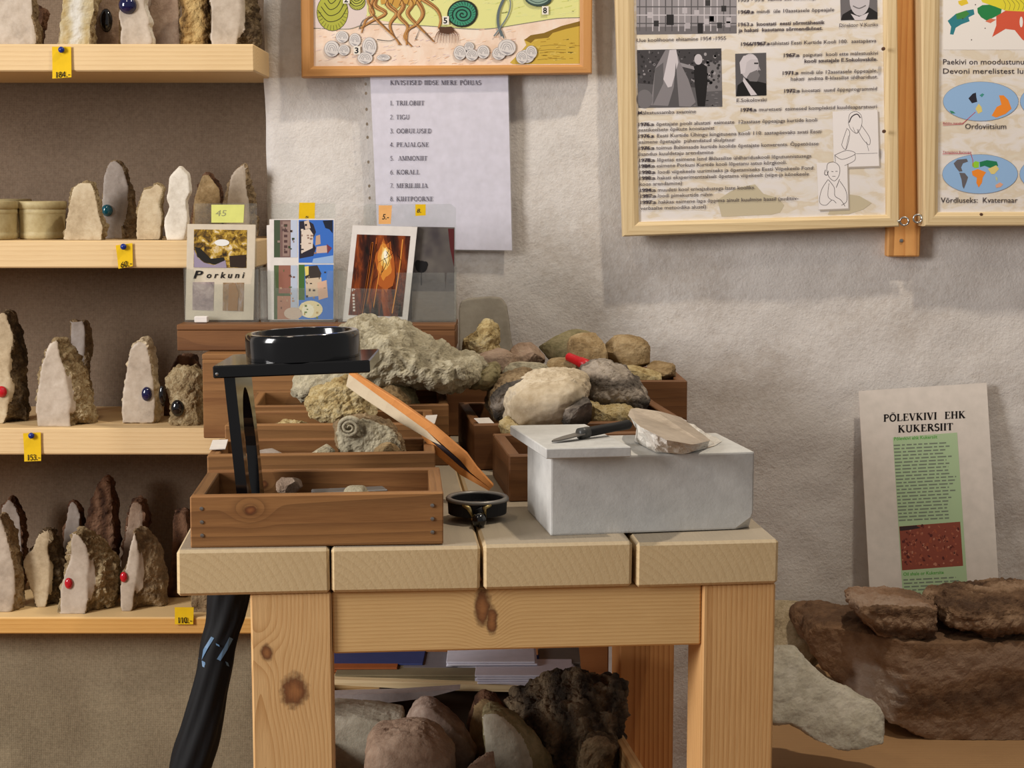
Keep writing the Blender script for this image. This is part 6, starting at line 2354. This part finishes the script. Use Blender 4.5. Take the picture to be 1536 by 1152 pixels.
# block the papers rest on
bm = bmesh.new()
zt_ = P(600, 1035, 1.94).z
add_box(bm, (0.245, 0.085, zt_ - zf - 0.002), T(-0.045, 1.985, (zt_ + zf) / 2) @ RZ(8), 0.001)
tag(part('cardboard_box', bm, plain('dark_cardboard', (84, 66, 50), 0.8)), 'dark cardboard box under the papers in the crate', 'box')
tag(slab('wooden_lath', [(497, 1019), (640, 1024), (770, 1029), (908, 1036), (906, 1042), (770, 1038), (640, 1035), (498, 1027)], 1.93, 0.02, FRAMEW('X')), 'long pale wooden lath lying across the crate', 'lath')
tag(slab('grey_wedge', [(497, 1043), (600, 1040), (690, 1034), (640, 1047), (560, 1057), (497, 1067)], 1.90, 0.02, stone_mat('mauve_slate', [(128, 116, 112), (146, 134, 130), (160, 148, 142)], 10, 0.2)), 'mauve grey wedge-shaped slab under the lath in the crate', 'slab')

GC = 'stones in the crate under the table'
orock('pale green-grey block-like stone at the left of the crate', [(470, 1300), (475, 1072), (500, 1070), (560, 1074), (604, 1082), (606, 1300)], 1.80, 0.09, [S_SLABG, S_SLABG], 81, group=GC, rnd=0.05, rf=0.0006, rs=0.0015, zbase=zf)
orock('grey-mauve triangular stone in the crate', [(600, 1290), (604, 1090), (618, 1066), (634, 1055), (650, 1058), (672, 1076), (698, 1102), (716, 1136), (700, 1170), (690, 1290)], 1.80, 0.06, [S_MAUVE, S_MAUVE], 82, group=GC, rnd=0.15, rf=0.001, rs=0.002, zbase=zf)
orock('tan rounded stone at the front of the crate', [(540, 1320), (544, 1128), (556, 1108), (600, 1098), (632, 1098), (660, 1112), (680, 1140), (688, 1320)], 1.70, 0.08, [S_ROSE, S_ROSE], 83, group=GC, rnd=0.25, rf=0.0014, rs=0.002, zbase=zf)
orock('brown pointed stone behind the grey slab in the crate', [(706, 1280), (700, 1085), (712, 1050), (724, 1043), (742, 1048), (758, 1070), (766, 1280)], 1.86, 0.05, [S_OCHRE, S_PETRI], 84, group=GC, rnd=0.2, rf=0.001, rs=0.002, zbase=zf)
orock('upright grey slab stone in the middle of the crate', [(740, 1310), (726, 1110), (722, 1074), (738, 1067), (758, 1076), (776, 1098), (788, 1130), (800, 1310)], 1.745, 0.06, [S_SLABG, S_OLIVE], 85, group=GC, rnd=0.12, rf=0.0008, rs=0.002, zbase=zf,
      B=[(740, 1310), (726, 1110), (722, 1072), (738, 1066), (770, 1080), (800, 1110), (830, 1150), (840, 1310)])
orock('dark brown bark-like rock at the right of the crate', [(770, 1290), (752, 1100), (760, 1070), (800, 1058), (840, 1042), (870, 1036), (895, 1046), (915, 1052), (932, 1040), (948, 1056), (945, 1100), (930, 1160), (915, 1290)], 1.82, 0.12, [S_DARKR, S_DARKR], 86, group=GC, rnd=0.35, rf=0.008, rs=0.008, n=120, zbase=zf)
orock('rough brown knobbly rock in the right front corner of the crate', [(860, 1300), (862, 1130), (866, 1105), (890, 1100), (925, 1108), (930, 1140), (915, 1300)], 1.77, 0.04, [S_ROUGHB, S_ROUGHD], 87, group=GC, rnd=0.3, rf=0.005, zbase=zf)
rock('small tan stone between the front stones of the crate', (696, 1128, 748, 1300), 1.70, 0.05, S_ROSE, 88, group=GC, zbase=zf)

# ------------------------------------------------------------------ low bench with big rocks on the right
zbn = 0.385
BENCHW = wood('bench_pine', (168, 132, 92), (134, 98, 64), 'X', 50, 0.4)
be = thing('low_bench', 'low plain wooden bench under the big brown rocks at the right', 'bench', (0.85, 2.25, 0))
board('seat_plank', be, (0.94, 2.10, zbn - 0.02), (1.2, 0.29, 0.04), BENCHW, 0, 0.002)
board('seat_plank', be, (0.94, 2.395, zbn - 0.02), (1.2, 0.28, 0.04), BENCHW, 0, 0.002)
for x in (0.40, 1.48):
    for y in (2.0, 2.48):
        board('leg', be, (x, y, (zbn - 0.04) / 2), (0.06, 0.06, zbn - 0.041), PINE('Z'), 0, 0.002)
GB = 'big rocks on the low bench'
orock('huge brown sandstone boulder filling the lower right corner', [(1227, 990), (1234, 972), (1262, 961), (1320, 957), (1400, 961), (1480, 959), (1600, 956), (1680, 990), (1670, 1080), (1600, 1141), (1500, 1142), (1425, 1140), (1405, 1122), (1372, 1104), (1330, 1084), (1290, 1058), (1255, 1034), (1240, 1012)],
      2.17, 0.22, [S_BOULDER, S_BOULDER], 91, group=GB, rnd=0.02, rf=0.0028, rs=0.005, n=150, frq=26, zbase=zbn + 0.0004, chip=0.97, facet=(1352, 1.0))
orock('grey-green flat slab tilted against the brown boulder', [(1120, 1030), (1158, 1014), (1190, 1007), (1216, 1009), (1240, 1028), (1262, 1046), (1300, 1060), (1335, 1080), (1343, 1098), (1336, 1124), (1300, 1132), (1262, 1133), (1228, 1122), (1205, 1106), (1190, 1098), (1150, 1096), (1120, 1080)],
      1.99, 0.05, [S_SLABG, S_SLABG], 92, group=GB, rnd=0.1, rf=0.003, rs=0.004, n=110, lean=0.75, frq=25)
rock('yellowish rounded rough rock between the table and the boulder', (1110, 905, 1250, 1031), 2.45, 0.14, S_YROCK, 93, group=GB, amp=0.045, cuts=5, blocky=0.35, sub=5)
orock('brown flat-topped rock lying on the boulder before the white sheet', [(1281, 914), (1286, 905), (1330, 902), (1395, 906), (1413, 912), (1412, 948), (1400, 960), (1345, 962), (1318, 955), (1298, 936)],
      2.19, 0.12, [S_BIGDK, S_BIGBR], 94, group=GB, rnd=0.12, rf=0.004, rs=0.004, n=90)
orock('dark brown jagged rock at the right end on the boulder', [(1411, 914), (1440, 905), (1500, 900), (1560, 892), (1640, 898), (1645, 945), (1560, 953), (1500, 950), (1472, 957), (1440, 948), (1418, 941)],
      2.20, 0.14, [S_BIGDK, S_BIGDK], 95, group=GB, rnd=0.25, rf=0.006, rs=0.006, n=100)
